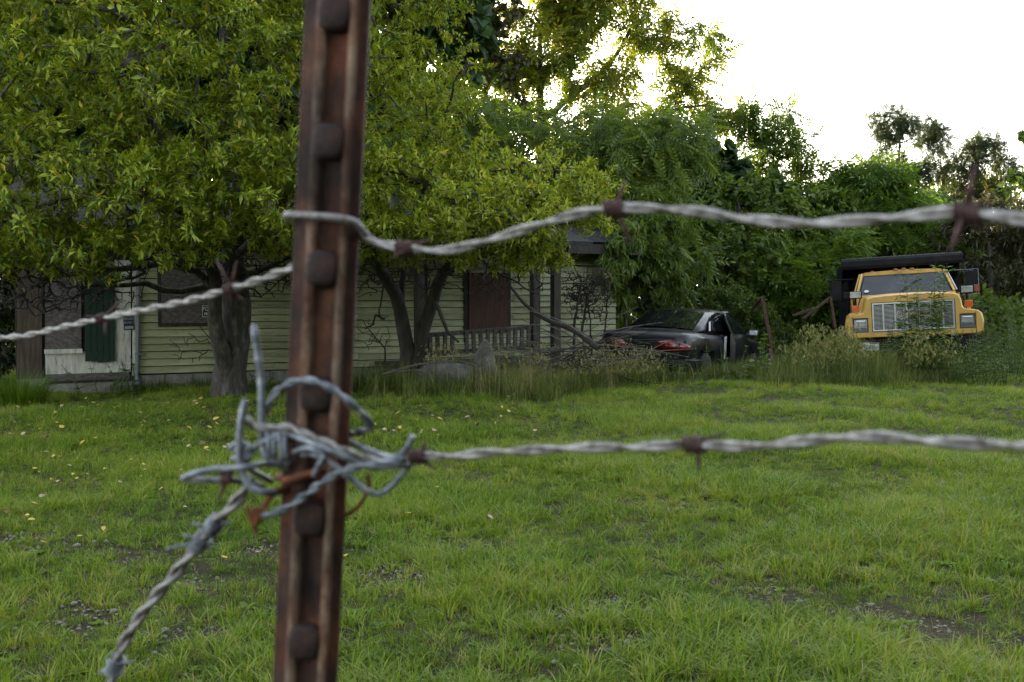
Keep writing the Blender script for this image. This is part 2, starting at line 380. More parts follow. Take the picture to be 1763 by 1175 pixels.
def tree(name, label, base, stems, lobes, n_tips, per_tip, kind, size, mat, seed, bark=None, group=None, droop=.3, spread=.7, tspan=.55,
         tint=(.5, .18), cat='tree', upj=.45, r_tip=.004, wob=.1, sag=0, shell=.35, scatter=.03, big=0, step=.22, yellow=0):
    rng = np.random.default_rng(seed); base = Vector(base)
    t = thing(name, label, cat, base, group=group)
    N, rad, chains, tips = grow(stems, lobes, n_tips, rng, r_tip, step, wob, sag, shell)
    branch_mesh('trunk', N, rad, chains, bark or M_bark, t, base)
    Pp = []; D = []; tc = []
    for ids in tips:
        pts = N[ids]; m = len(pts)
        f = 1-tspan*rng.random(per_tip)**1.3; x = f*(m-1); i0 = np.clip(x.astype(int), 0, m-2); fr = (x-i0)[:, None]
        Pp.append(pts[i0]*(1-fr)+pts[i0+1]*fr); D.append(unit(pts[i0+1]-pts[i0])); tc.append(np.full(per_tip, rng.normal(0, .1)))
    Pp = np.concatenate(Pp); D = np.concatenate(D); tc = np.concatenate(tc); n = len(Pp)
    Pp = Pp+rng.normal(0, scatter, (n, 3))
    dr = unit(D*.5+rng.normal(size=(n, 3))*spread+np.array([0, 0, -droop])); up = np.array([0, 0, 1])+rng.normal(size=(n, 3))*upj
    sz = size*rng.uniform(.45, 1.35, n); tn = rng.normal(tint[0], tint[1], n)+tc
    tn = np.clip(tn, 0, .84)
    if yellow: tn = np.where(rng.random(n) < yellow, rng.uniform(.9, 1, n), tn)
    keep = np.ones(n, bool)
    if big:     # the leaves that show largest are objects of their own
        px = Pp[:, 0]/Pp[:, 1]; pz = (Pp[:, 2]-CAM_H)/Pp[:, 1]
        vis = (np.abs(px) < .5) & (pz < .32)
        sc = np.where(vis, sz/Pp[:, 1], 0); idx = np.argsort(-sc)[:big]; keep[idx] = False
        V, T = TEMPL[kind]; ms = [np_mesh('leaf', V, T, np.full(len(V), q)) for q in (.25, .42, .55, .7, .95)]
        x, y, z = leaf_frames(dr[idx], up[idx])
        for k, i in enumerate(idx):
            q = int(np.argmin(np.abs(np.array([.25, .42, .55, .7, .95])-tn[i])))
            o = link('leaf', ms[q], t, mat)
            m4 = Matrix((x[k]*sz[i], y[k]*sz[i], z[k]*sz[i])).transposed().to_4x4(); m4.translation = Vector(Pp[i])-base; o.matrix_local = m4
    c = leaf_object('crown', Pp[keep], dr[keep], up[keep], sz[keep], tn[keep], kind, mat, t, base); c['kind'] = 'stuff'
    return t, N, rad

def blades(name, base, h, lean, wd, tint, mat, parent=None, origin=None, segs=3, curl=.5):
    """grass blades as bent tapering strips, vectorised"""
    n = len(base); k = 2*segs+1
    side = unit(np.cross(lean+1e-3, [0, 0, 1])); out = np.zeros((n, k, 3)); 
    for s_ in range(segs+1):
        f = s_/segs
        c = base+np.stack([lean[:, 0]*h*f**1.8, lean[:, 1]*h*f**1.8, h*f*(1-curl*np.linalg.norm(lean[:, :2], axis=1)*f)], -1)
        ww = wd*(1-f**1.6)*.5
        if s_ < segs:
            out[:, 2*s_] = c-side*ww[:, None]; out[:, 2*s_+1] = c+side*ww[:, None]
        else: out[:, 2*s_] = c
    T = []
    for s_ in range(segs-1): a = 2*s_; T += [(a, a+1, a+3), (a, a+3, a+2)]
    a = 2*(segs-1); T.append((a, a+1, a+2)); T = np.array(T)
    F = T[None]+(np.arange(n)*k)[:, None, None]; W = out.reshape(-1, 3)
    if origin is not None: W = W-np.asarray(origin)[None]
    return link(name, np_mesh(name, W, F.reshape(-1, 3), np.repeat(tint, k)), parent, mat)
# ---------------------------------------------------------------- house
HO = GX(235, 14.6); HB = GX(1060, 18.8); hd = (HB-HO).normalized(); HA = math.atan2(hd.y, hd.x); hn = Vector((hd.y, -hd.x, 0))
house = thing('house', 'low abandoned yellow clapboard house with boarded windows behind the trees', 'house', HO, (0, 0, HA))
def wp(px, py, off=0.0):
    """wall coordinates (along, up) of a photo pixel on the facade plane"""
    a = P(px, py, 1.0); o = Vector((0, 0, CAM_H)); d = a-o; q = HO+hn*off
    t = (q-o).dot(hn)/d.dot(hn); p = o+d*t; return (p-HO).dot(hd), p.z
M_yel = M('yellow_paint', [(.25, (.13, .13, .07)), (.42, (.29, .30, .17)), (.6, (.385, .39, .235)), (.8, (.46, .46, .30))], 5, .65, bmp=.15, stretch=(.5, 1, 2.5))
M_yelback = M('shadow_line_sheathing', [(.3, (.012, .012, .008)), (.7, (.03, .028, .018))], 5, .8)  # near-black backing paints lap shadow lines into gaps between the clapboards
M_white = M('peeling_white', [(.32, (.14, .13, .11)), (.42, (.4, .39, .34)), (.7, (.6, .59, .53))], 7, .75, bmp=.4, stretch=(2.2, 1, .5))
M_green = M('green_paint', [(.3, (.005, .016, .011)), (.7, (.011, .034, .023))], 6, .55, bmp=.2, stretch=(3, 1, .4))
M_osb = M('weathered_board', [(.3, (.035, .03, .03)), (.5, (.095, .08, .076)), (.72, (.17, .15, .145))], 16, .85, bmp=.4, stretch=(1, 1, 2.4))
M_ply = M('dark_plywood', [(.3, (.03, .022, .016)), (.7, (.1, .075, .056))], 6, .85, bmp=.3, stretch=(3, 1, .35))
M_brown = M('brown_board', [(.3, (.028, .012, .008)), (.7, (.075, .034, .022))], 7, .75, stretch=(3, 1, .4))
M_block = M('foundation_block', [(.3, (.1, .1, .085)), (.7, (.27, .26, .22))], 6, .9, bmp=.4)
M_pipe = M('grey_pipe', (.13, .14, .15), 12, .5)
M_shing = M('roof_shingle', [(.3, (.016, .016, .017)), (.7, (.055, .055, .058))], 30, .95, spec=.1, bmp=.5)
M_porch = M('weathered_porch_wood', [(.3, (.018, .014, .011)), (.7, (.055, .045, .036))], 9, .85, bmp=.3, stretch=(2, 2, .4))
M_rail = M('weathered_rail', [(.3, (.022, .019, .016)), (.7, (.075, .066, .057))], 9, .85, bmp=.3, stretch=(2, 2, .4))
M_black = M('black_gap', (.012, .012, .012), 8, .8)
n_ = M_yel.node_tree; bs_ = n_.nodes['Principled BSDF']; src = bs_.inputs['Base Color'].links[0].from_socket   # boards differ a little, paint is flaked and mildewed
oi = n_.nodes.new('ShaderNodeObjectInfo'); rv_ = ramp(n_, oi.outputs['Random'], [(0, (.62, .62, .58)), (.5, (.82, .82, .8)), (1, (.95, .95, .93))])
m1 = n_.nodes.new('ShaderNodeMix'); m1.data_type = 'RGBA'; m1.blend_type = 'MULTIPLY'; m1.inputs[0].default_value = 1; n_.links.new(src, m1.inputs[6]); n_.links.new(rv_, m1.inputs[7])
fk = ramp(n_, noise(n_, 26, 8, .75, (.35, 1, 1.6)), [(.60, (0, 0, 0)), (.66, (1, 1, 1))]); m2 = n_.nodes.new('ShaderNodeMix'); m2.data_type = 'RGBA'; n_.links.new(fk, m2.inputs[0]); n_.links.new(m1.outputs[2], m2.inputs[6]); m2.inputs[7].default_value = (.11, .10, .08, 1)
n_.links.new(m2.outputs[2], bs_.inputs['Base Color'])
U0, U1, ZT, ZB = -4.6, wp(1060, 560)[0], 2.32, .22
EAVE = ZT
mb = MB().b2((0, .03, .1), (U1, .16, ZT+.06)).b2((U1-.13, .16, .1), (U1, 6, ZT+.06)); wall = mb.build('wall', M_yelback, house)
# clapboards, each its own bevelled board
rows = int((ZT-ZB)/.108)
bm = {}
def clap(L):
    k = round(L, 2)
    if k not in bm:
        bm[k] = MB().add([(0, -.038, 0), (L, -.038, 0), (L, -.012, .0985), (0, -.012, .0985), (0, .02, .004), (L, .02, .004), (L, .02, .0985), (0, .02, .0985)],
                         [(0, 1, 2, 3), (0, 4, 5, 1), (3, 2, 6, 7), (0, 3, 7, 4), (1, 5, 6, 2), (4, 7, 6, 5)]).mesh('clapboard', M_yel)
    return bm[k]
for r_ in range(rows):
    a = .03
    while a < U1-.05:
        L = [2.9, 2.4, 3.4][(r_*2+int(a*3)) % 3]; L = min(L, U1-.01-a)
        if L < .4: break
        link('clapboard', clap(L-.006), wall, loc=(a, -.002*((r_*7+int(a)) % 3), ZB+r_*.108+random.uniform(-.005, .005)), rot=(random.uniform(-.03, .03), random.uniform(-.0025, .0025), 0)); a += L
# foundation blocks
UL = wp(26, 500)[0]
fd = MB().b2((UL, .05, -.2), (U1, .2, .098)).build('foundation', M_block, house)
a = UL; blk = MB().box((.195, 0, .1), (.385, .1, .2)).mesh('block', M_block, bevel=.006)
while a < 4.2:
    link('block', blk, fd, loc=(a, .02+random.uniform(0, .012), -.005), rot=(0, 0, random.uniform(-.01, .01))); a += .395
# roof
mb = MB(); za, zb_ = EAVE, EAVE+1.0
mb.add([(U0, -.36, za), (U1+.3, -.36, za), (U1+.3, 4, zb_+.25), (U0, 4, zb_+.25), (U0, -.36, za-.12), (U1+.3, -.36, za-.12), (U1+.3, 4, zb_+.1), (U0, 4, zb_+.1)], [(0, 1, 2, 3), (4, 7, 6, 5), (0, 4, 5, 1), (1, 5, 6, 2), (2, 6, 7, 3), (3, 7, 4, 0)])
roof = mb.build('roof', M_shing, house)
MB().b2((U0, -.385, za-.17), (U1+.3, -.364, za+.01)).build('fascia', M_porch, house)
MB().b2((U0, -.36, za-.16), (U1+.3, .03, za-.13)).build('soffit', M_porch, house)
mb = MB()
for i in range(14):
    f = i/14*.9; y = -.40+4.4*f; z = za+.012+(zb_+.25-za)*f
    for j in range(52):
        x = U0+.02+j*.265+(i % 2)*.12
        if x > U1+.2: break
        mb.box((x+.12, y+.15, z+.072+.004*(j % 3)), (.25, .33, .012), (math.atan2(zb_+.25-za, 4.42), 0, 0))
sh = mb.build('shingle', M_shing, roof); sh['kind'] = 'stuff'
# boarded front window with board, frame
u0, z1 = wp(276, 452); u1, z0 = wp(374, 556)
win = MB().b2((u0, -.075, z0), (u1, -.045, z1)).build('window_board', M_osb, house); win['label'] = 'grey weathered board over the window'
mb = MB().b2((u0-.05, -.052, z0-.05), (u1+.05, -.036, z1+.06)); mb.build('window_frame', M_porch, house)
# left wing: plywood, white panel, shutters
def pan(name, px0, py0, px1, py1, t0, t1, mat, lab=None, tilt=0, par=None):
    a, zt = wp(px0, py0); b_, zb = wp(px1, py1)
    o = MB().box((0, 0, 0), (b_-a, t1, zt-zb)).build(name, mat, par or house); o.location = ((a+b_)/2, -t0-t1/2, (zt+zb)/2); o.rotation_euler = (0, tilt, 0)
    if lab: o['label'] = lab
    return o, a, b_, zb, zt
a, _ = wp(26, 500); MB().b2((a, .02, .1), (-.003, .14, ZT+.06)).build('wing_wall', M_yelback, house)
pan('plywood_sheet', 27, 430, 74, 660, -.015, .03, M_ply, 'dark brown plywood sheet', .012)
pan('plywood_sheet', 76, 430, 141, 603, -.012, .03, M_osb, None, .012)
pan('lower_panel', 78, 607, 205, 645, -.012, .03, M_white, 'peeling white panel under the boards')
pan('sill_board', 76, 602, 141, 608, .0, .07, M_white)
pan('sill_board', 78, 645, 222, 652, -.01, .06, M_osb)
pan('beam', 78, 653, 236, 656, -.01, .04, M_porch)
pan('base_board', 100, 657, 228, 676, -.01, .035, M_block)
pan('white_panel', 196, 448, 226, 640, .0, .03, M_white, 'tall peeling white panel by the downpipe', .014)
pan('corner_board', 226, 448, 237, 655, -.005, .03, M_white, None, .014)
# green board shutter door of five boards
sh = thing('shutter_door', None, None); sh.parent = house
a, zt = wp(143, 470); b_, zb = wp(197, 622); wdt = (b_-a)/5; sh.location = (a, -.055, zb); sh.rotation_euler = (0, .016, 0)
pl = MB().box((wdt/2, 0, (zt-zb)/2), (wdt-.008, .03, zt-zb)).mesh('board', M_green, bevel=.003)
for i in range(5): link('board', pl, sh, loc=(i*wdt, random.uniform(-.004, .004), random.uniform(-.012, .012)))
for z_ in (.15, zt-zb-.3): MB().b2((0, .018, z_), (wdt*5, .035, z_+.1)).build('batten', M_green, sh)
# downpipe
u, _ = wp(237, 560); mb = MB(); mb.tube([(u+.015, -.07, 2.2), (u+.0, -.07, 1.2), (u-.03, -.07, .16), (u-.03, -.2, .06)], .028, 8); mb.build('downpipe', M_pipe, house, smooth=True)
for z in (.5, 1.2, 1.8): MB().b2((u-.05, -.1, z), (u+.05, -.02, z+.03)).build('pipe_bracket', M_pipe, house)
# porch: posts, beam, roof edge, railing, boarded door
OFF = 1.5
def pw(px, py): return wp(px, py, OFF)
p0 = pw(722, 560)[0]; p1 = pw(921, 560)[0]; p2 = pw(952, 560)[0]+.05
porch = thing('porch', None, None); porch.parent = house
deck = MB().b2((p0-.15, -OFF-.1, .24), (p2+.15, -.04, .30)).build('deck', M_porch, porch)
for x in (p0, p1, p2): MB().b2((x-.065, -OFF-.065, .3), (x+.065, -OFF+.065, 2.0)).build('porch_post', M_porch, porch, bevel=.006)
pl_ = wp(455, 500)[0]  # roof and beam stretched past the posts, shape added to shade the siding
MB().b2((pl_+.1, -OFF-.08, 2.0), (p2+.2, -OFF+.06, 2.18)).build('porch_beam', M_porch, porch)
pr = MB(); pr.add([(pl_, -OFF-.35, 2.18), (p2+.5, -OFF-.35, 2.18), (p2+.5, -.3, 2.6), (pl_, -.3, 2.6), (pl_, -OFF-.35, 2.26), (p2+.5, -OFF-.35, 2.26), (p2+.5, -.3, 2.68), (pl_, -.3, 2.68)],
 [(0, 3, 2, 1), (4, 5, 6, 7), (0, 1, 5, 4), (1, 2, 6, 5), (2, 3, 7, 6), (3, 0, 4, 7)]); pr.build('porch_roof', M_shing, porch)
rl = thing('railing', None, None); rl.parent = house
z0 = pw(800, 607)[1]; z1 = pw(800, 571)[1]
ra, rb = p0+.1, p1-.08
MB().bar((ra, -OFF, z1-.05), (rb, -OFF, z1+.05), .06, .07).build('top_rail', M_rail, rl); MB().bar((ra, -OFF, z0), (rb, -OFF, z0+.06), .05, .06).build('bottom_rail', M_rail, rl)
nb = 15; bal = MB().box((0, 0, 0), (.062, .03, z1-z0+.02)).mesh('baluster', M_rail)
for i in range(nb):
    if i in (4,): continue
    f = (i+.5)/nb; link('baluster', bal, rl, loc=(ra+(rb-ra)*f, -OFF-.04, (z0+z1)/2+.1*f-.05), rot=(0, random.uniform(-.05, .05), 0))
pan('door_board', 805, 470, 872, 572, .036, .03, M_brown, 'dark brown board over the porch door')
pan('door_frame', 797, 465, 804, 590, .0, .05, M_black)  # black strip painted in for the dark gap beside the board
pan('door_frame', 873, 465, 877, 590, .0, .05, M_porch)
pan('siding_post', 722, 455, 733, 600, .0, .09, M_porch)
# signs on the house
M_sign = M('sign_black', (.012, .012, .012), 20, .5); M_signw = M('sign_print', (.62, .61, .56), 30, .6)
M_signd = M('sign_slate', (.02, .028, .038), 20, .5); M_signg = M('sign_grey_print', (.30, .32, .36), 30, .6)
u, z = wp(360, 536); hw = .125; hh = .095
def on_wall(u, z, out): return HO+hd*u+hn*out+Vector((0, 0, z))
sg = thing('posted_sign', 'small black sign with POSTED in pale letters on the window board', 'sign', on_wall(u, z, .078), (R(90), 0, HA))
MB().b2((-hw, -hh, 0), (hw, hh, .003)).build('plate', M_sign, sg)
mb = MB(); t_ = .007
mb.b2((-hw+.006, hh-.006-t_, .003), (hw-.006, hh-.006, .0045)).b2((-hw+.006, -hh+.006, .003), (hw-.006, -hh+.006+t_, .0045)).b2((-hw+.006, -hh+.013, .003), (-hw+.006+t_, hh-.013, .0045)).b2((hw-.006-t_, -hh+.013, .003), (hw-.006, hh-.013, .0045)).build('border', M_signw, sg)
text('lettering', 'POSTED', .088, M_signw, sg, (0, .032, .004), (0, 0, 0), .001, .72, .001)
text('lettering', 'PRIVATE', .062, M_signw, sg, (0, -.045, .004), (0, 0, 0), .001, .8, .0008)
u, z = wp(221, 556)
sg = thing('property_sign', 'dark slate sign lettered PRIVATE PROPERTY on the white panel', 'sign', on_wall(u, z, .036), (R(90), R(-3), HA))
MB().b2((-.072, -.105, 0), (.072, .105, .003)).build('plate', M_signd, sg)
text('lettering', 'PRIVATE', .046, M_signg, sg, (0, .055, .004), (0, 0, 0), .001, .78, .0005)
text('lettering', 'PROPERTY', .046, M_signg, sg, (0, .0, .004), (0, 0, 0), .001, .62, .0005)
MB().b2((-.06, -.088, .003), (.06, -.05, .0042)).build('strip', M_signg, sg)
# ---------------------------------------------------------------- dump truck
M_ty = M('truck_yellow', [(.3, (.20, .11, .03)), (.42, (.42, .245, .055)), (.6, (.50, .295, .065)), (.75, (.52, .34, .12))], 3.5, .48, spec=.4, bmp=.03, coat=.12, rr=(.4, .62))
M_chrome = M('dull_chrome', (.55, .56, .58), 30, .3, .85)
M_blk = M('truck_black', [(.3, (.005, .005, .006)), (.7, (.014, .014, .016))], 6, .8, bmp=.1, spec=.15)
M_rub = M('tyre_rubber', (.018, .018, .018), 20, .85)
M_tglass = M('windscreen', [(.3, (.012, .014, .017)), (.7, (.03, .032, .036))], 2.5, .12, spec=.55, rr=(.08, .3))
M_lens = M('lamp_glass', [(.3, (.2, .21, .2)), (.7, (.5, .51, .48))], 9, .15, .3, spec=.8)
M_orange = M('orange_lens', (.42, .085, .012), 20, .3, spec=.6)
M_amber = M('dull_amber', (.2, .05, .02), 20, .4, spec=.5)
M_plate = M('plate_white', [(.3, (.34, .38, .38)), (.7, (.6, .63, .62))], 20, .5)
M_plateb = M('plate_print', (.05, .09, .1), 20, .6); M_redp = M('plate_red', (.2, .06, .04), 20, .6)
M_hous = M('lamp_housing', (.09, .10, .11), 20, .5)
TR = GX(1578, 17.7)+Vector((0, 0, -.03))
truck = thing('dump_truck', 'old yellow dump truck with black bed parked in tall weeds', 'truck', TR, (0, R(-3.1), R(-17.4)))
def half(sec): return [(x, z) for x, z in sec]+[(-x, z) for x, z in reversed(sec) if x > 1e-6]
hs = [(1.08, .70), (1.14, .74), (1.16, .93), (1.13, 1.06), (1.07, 1.115), (.93, 1.13), (.855, 1.15), (.82, 1.2), (.80, 1.33), (.765, 1.405), (.69, 1.44), (.35, 1.462), (0, 1.468)]
def sect(y, kx=1, kz=1, z0=1.05, dz=0): return [Vector((x*kx, y, z0+(z-z0)*kz+dz)) for x, z in half(hs)]
mb = MB(); mb.loft([sect(0, .965, .95), sect(.018, .985, .98), sect(.06), sect(.9, .985, 1.0, dz=.015), sect(1.62, .97, 1.0, dz=.03)])
hood = mb.build('hood', M_ty, truck, smooth=True)
GW, GZ0, GZ1 = .695, .80, 1.33
cut(hood, [((-GW, -.2, GZ0), (GW, .14, GZ1))]+[((sx*.885-.13, -.2, .80), (sx*.885+.13, .075, 1.065)) for sx in (-1, 1)]+[((-2, .45, .3), (-.9, 1.45, 1.0)), ((.9, .45, .3), (2, 1.45, 1.0))])
try: hood.data.set_sharp_from_angle(angle=R(35))
except Exception: pass
for sx in (-1, 1):
    MB().b2((sx*1.02-.004, -.004, .70), (sx*1.02+.004, .006, 1.09)).build('panel_seam', M_blk, truck)
gr = MB().b2((-GW+.004, .11, GZ0+.004), (GW-.004, .135, GZ1-.004)).build('grille', M_blk, truck)
mb = MB(); t_ = .028
mb.b2((-GW+.012, -.012, GZ1-.012-t_), (GW-.012, .03, GZ1-.012)).b2((-GW+.012, -.012, GZ0+.012), (GW-.012, .03, GZ0+.012+t_)).b2((-GW+.012, -.010, GZ0+.04), (-GW+.012+t_, .03, GZ1-.04)).b2((GW-.012-t_, -.010, GZ0+.04), (GW-.012, .03, GZ1-.04)).build('frame', M_chrome, gr, bevel=.004)
vb = MB().box((0, 0, 0), (.022, .04, GZ1-GZ0-.08)).mesh('upright', M_chrome)
for i in range(1, 7): link('upright', vb, gr, loc=(-GW+2*GW*i/7, .006, (GZ0+GZ1)/2))
sb = MB().box((0, 0, 0), (2*GW-.08, .05, .0085)).mesh('slat', M_chrome)
for i in range(19): link('slat', sb, gr, loc=(0, .045, GZ0+.05+(GZ1-GZ0-.1)*(i+.5)/19))
for k, ch in enumerate('GMC'):
    text('emblem', ch, .19, M_chrome, gr, (-.2+.2*k, -.004, 1.09), (R(90), 0, 0), .006, 1.15, .008); text('emblem', ch, .19, M_redp, gr, (-.2+.2*k, -.010, 1.09), (R(90), 0, 0), .006, 1.12, -.001)
for sx in (-1, 1):
    hl = MB().b2((sx*.885-.126, .05, .804), (sx*.885+.126, .07, 1.061)).build('headlight', M_hous, truck)
    q = MB(); q.b2((-.095, .0, -.062), (.095, .05, .062)); o = q.build('lens', M_lens, hl, bevel=.02); o.location = (sx*.885, .004, .96)
    q = MB(); q.b2((-.105, .02, -.072), (.105, .052, -.064)).b2((-.105, .02, .064), (.105, .052, .072)).b2((-.105, .02, -.064), (-.097, .052, .064)).b2((.097, .02, -.064), (.105, .052, .064)); o = q.build('bezel', M_chrome, hl); o.location = (sx*.885, .002, .96)
    MB().b2((sx*.885-.11, .03, .815), (sx*.885+.11, .049, .885)).build('lower_lens', M_lens if False else M_hous, hl)
# bumper, plate, chassis
bmp = MB(); bmp.loft([[Vector((x, -.10+abs(x)**3*.06, z)) for x in (-1.12, -.7, 0, .7, 1.12)]+[Vector((x, .04, z)) for x in (1.12, .7, 0, -.7, -1.12)] for z in (.42, .44, .64, .66)]); bmp.build('bumper', M_blk, truck)
plt = MB().box((0, 0, 0), (.28, .006, .145)).build('licence_plate', M_plate, truck); plt.location = (-.74, -.125, .55); plt.rotation_euler = (0, R(3), 0)
text('lettering', 'P EZ 2001', .075, M_plateb, plt, (0, -.005, -.012), (R(90), 0, 0), .001, .78, .001); MB().b2((-.02, -.007, .05), (.13, -.0035, .068)).build('plate_band', M_redp, plt)
mb = MB().b2((-.45, .1, .35), (-.33, 6.6, .56)).b2((.33, .1, .35), (.45, 6.6, .56)).b2((-.75, .2, .55), (.75, 1.4, .78)); mb.build('chassis', M_blk, truck)
def wheel(r, wd, par, loc, name='wheel'):
    o = link(name, MB().lathe([(-wd/2, r*.55), (-wd/2, r*.9), (-wd*.38, r), (wd*.38, r), (wd/2, r*.9), (wd/2, r*.55)], 20).mesh('wheel', M_rub, smooth=True), par, loc=loc)
    MB().lathe([(-wd*.4, r*.3), (-wd*.3, r*.54), (wd*.3, r*.54), (wd*.4, r*.3)], 16).build('rim', M_hous, o, smooth=True); return o
for sx in (-1, 1):
    wheel(.46, .26, truck, (sx*.98, .95, .36)); wheel(.46, .24, truck, (sx*.98, 5.2, .36)); wheel(.46, .24, truck, (sx*.68, 5.2, .36))
# cab
cs = lambda y, wb, wt, zb, zt: [Vector((-wb, y, zb)), Vector((wb, y, zb)), Vector((wt, y, zt)), Vector((-wt, y, zt))]
mb = MB().loft([cs(1.60, .96, .90, .6, 1.48), cs(3.05, .98, .92, .6, 1.50)]); mb.build('cab', M_ty, truck, bevel=.02)
zt = 1.90; WB, WT = .86, .745
mb = MB()
# roof
mb = MB().loft([[Vector((x*s_, y, z+dz)) for x, z in ((-WT, zt-.02), (-WT+.05, zt+.035), (0, zt+.06), (WT-.05, zt+.035), (WT, zt-.02))] for s_, y, dz in ((.97, 2.0, -.012), (1, 2.1, .0), (1.02, 2.6, .01), (1.0, 3.02, -.01))]); mb.build('roof', M_ty, truck, smooth=True)
MB().b2((-.88, 3.0, 1.48), (.88, 3.05, 1.9)).build('cab_back', M_blk, truck)
ws = MB().add([(-WB, 1.62, 1.485), (WB, 1.62, 1.485), (WT-.01, 2.03, zt-.015), (-WT+.01, 2.03, zt-.015), (-WB, 1.70, 1.485), (WB, 1.70, 1.485), (WT-.01, 2.11, zt-.015), (-WT+.01, 2.11, zt-.015)], [(0, 1, 2, 3), (4, 7, 6, 5), (0, 4, 5, 1), (1, 5, 6, 2), (2, 6, 7, 3), (3, 7, 4, 0)]).build('windscreen', M_tglass, truck)
for sx in (-1, 1): MB().bar((sx*(WB+.012), 1.645, 1.48), (sx*(WT+.005), 2.06, zt), .045, .05).build('pillar', M_ty, truck)
mb = MB().tube([(-WB+.02, 1.612, 1.5), (-WT+.03, 2.018, zt-.03), (WT-.03, 2.018, zt-.03), (WB-.02, 1.612, 1.5)], .012, 5); mb.build('seal', M_blk, ws)
for sx in (-1, 1):
    mb = MB(); A = [(sx*.915, 1.72, 1.5), (sx*.915, 2.9, 1.5), (sx*.79, 2.9, zt-.02), (sx*.79, 2.12, zt-.02)]
    mb.add(A+[(x-sx*.03, y, z) for x, y, z in A], [(0, 1, 2, 3), (4, 7, 6, 5), (0, 4, 5, 1), (1, 5, 6, 2), (2, 6, 7, 3), (3, 7, 4, 0)]); mb.build('side_window', M_tglass, truck)
    mb = MB().tube([(sx*.93, 1.69, 1.5), (sx*.80, 2.08, zt)], .016, 5); mb.build('window_trim', M_chrome if sx > 0 else M_ty, truck)
    mb = MB().b2((sx*.975-.01, 1.75, .72), (sx*.975+.01, 2.95, 1.45)); mb.build('door', M_ty, truck)
for x, yy in ((-.56, 2.05), (-.13, 2.02), (.02, 2.02), (.17, 2.02), (.58, 2.05)):
    o = MB().lathe([(0, .045), (.018, .045), (.045, .03), (.05, .0)], 10, 'z').build('marker_lamp', M_amber, truck, smooth=True); o.location = (x, yy, zt+.045-.05*abs(x)); o.scale = (1.1, .9, .9)
o = MB().lathe([(0, .045), (.004, .045), (.005, 0)], 12, 'y').build('sticker', M_plate, ws); o.location = (-.70, 1.665, 1.56); o.rotation_euler = (R(-45), 0, 0); o.scale = (1, .3, .8)
mb = MB().bar((-.1, 1.60, 1.50), (.25, 1.85, 1.74), .012); mb.build('wiper', M_blk, truck)
# mirrors, lamps on the fenders
for sx, lab in ((-1, 0), (1, 1)):
    mz = 1.60 if sx < 0 else 1.66; mxx = 1.26 if sx < 0 else 1.22
    mi = MB().b2((sx*mxx-.10, 1.95, mz-.19), (sx*mxx+.10, 2.0, mz+.19)).build('mirror', M_blk, truck, bevel=.015)
    mb = MB().tube([(sx*.93, 2.02, mz+.22), (sx*(mxx+.13), 1.98, mz+.22), (sx*(mxx+.13), 1.98, mz-.26), (sx*.97, 2.02, mz-.28)], .011, 5).tube([(sx*mxx, 1.97, mz+.22), (sx*mxx, 1.97, mz-.24)], .010, 5); mb.build('bracket', M_hous if sx > 0 else M_blk, mi)
    lx = .94 if sx < 0 else .96
    lp = MB().b2((sx*lx-.115, .52, 1.42), (sx*lx+.115, .62, 1.56)).build('work_lamp', M_blk, truck, bevel=.01)
    MB().b2((sx*lx-.095, .505, 1.435), (sx*lx+.095, .52, 1.548)).build('lens', M_lens, lp, bevel=.006)
    MB().tube([(sx*lx, .6, 1.1), (sx*lx, .6, 1.43)], .018, 6).tube([(sx*(lx+.02), .6, 1.1), (sx*(lx-.1), .62, 1.46)], .01, 5).build('stalk', M_blk, lp)
    if sx > 0: MB().b2((lx+.12, .53, 1.44), (lx+.21, .61, 1.56)).build('side_lens', M_amber, lp, bevel=.008)
    else: MB().b2((-lx-.21, .53, 1.43), (-lx-.12, .61, 1.55)).build('side_housing', M_blk, lp, bevel=.008)
    ox = .955
    tl = MB().b2((sx*ox-.065, .30, 1.17), (sx*ox+.065, .36, 1.295)).build('turn_signal', M_orange, truck, bevel=.012)
    MB().b2((sx*ox-.03, .31, 1.10), (sx*ox+.03, .35, 1.17)).build('stem', M_ty, tl)
# bed
BW = 1.10
bed = MB().b2((-BW, 3.3, .62), (BW, 3.36, 2.12)).build('bed_bulkhead', M_blk, truck)
sr = MB().bar((-BW, 3.29, 1.2), (-BW, 3.29, 2.1), .07).bar((BW, 3.29, 1.2), (BW, 3.29, 2.1), .07).bar((-.4, 3.29, .7), (-.4, 3.29, 2.1), .06).bar((.4, 3.29, .7), (.4, 3.29, 2.1), .06); sr.build('stiffener', M_blk, bed)
prof = [(2.28, 2.02), (2.24, 2.08), (2.24, 2.18), (2.3, 2.23), (2.45, 2.25), (3.36, 2.27), (3.36, 2.20), (2.5, 2.19), (2.36, 2.16), (2.32, 2.06)]
mb = MB(); mb.loft([[Vector((x, y, z)) for y, z in prof] for x in (-BW-.03, BW+.03)]); mb.build('cab_shield', M_blk, truck, bevel=0)
for sx in (-1, 1):
    MB().b2((sx*BW-.035, 3.37, .78), (sx*BW+.035, 6.8, 2.12)).build('bed_side', M_blk, truck)
    q = MB()
    for y in (3.5, 4.3, 5.1, 5.9, 6.7): q.b2((sx*(BW+.07)-.04, y, .8), (sx*(BW+.07)+.04, y+.09, 2.1))
    q.build('bed_rib', M_blk, truck)
    MB().add([(sx*BW-.02, 2.4, 2.17), (sx*BW+.02, 2.4, 2.17), (sx*BW+.02, 3.3, 2.18), (sx*BW-.02, 3.3, 2.18), (sx*BW-.02, 3.3, 1.75), (sx*BW+.02, 3.3, 1.75)], [(0, 1, 2, 3), (3, 2, 5, 4), (0, 4, 5, 1), (0, 3, 4), (1, 5, 2)]).build('shield_gusset', M_blk, truck)
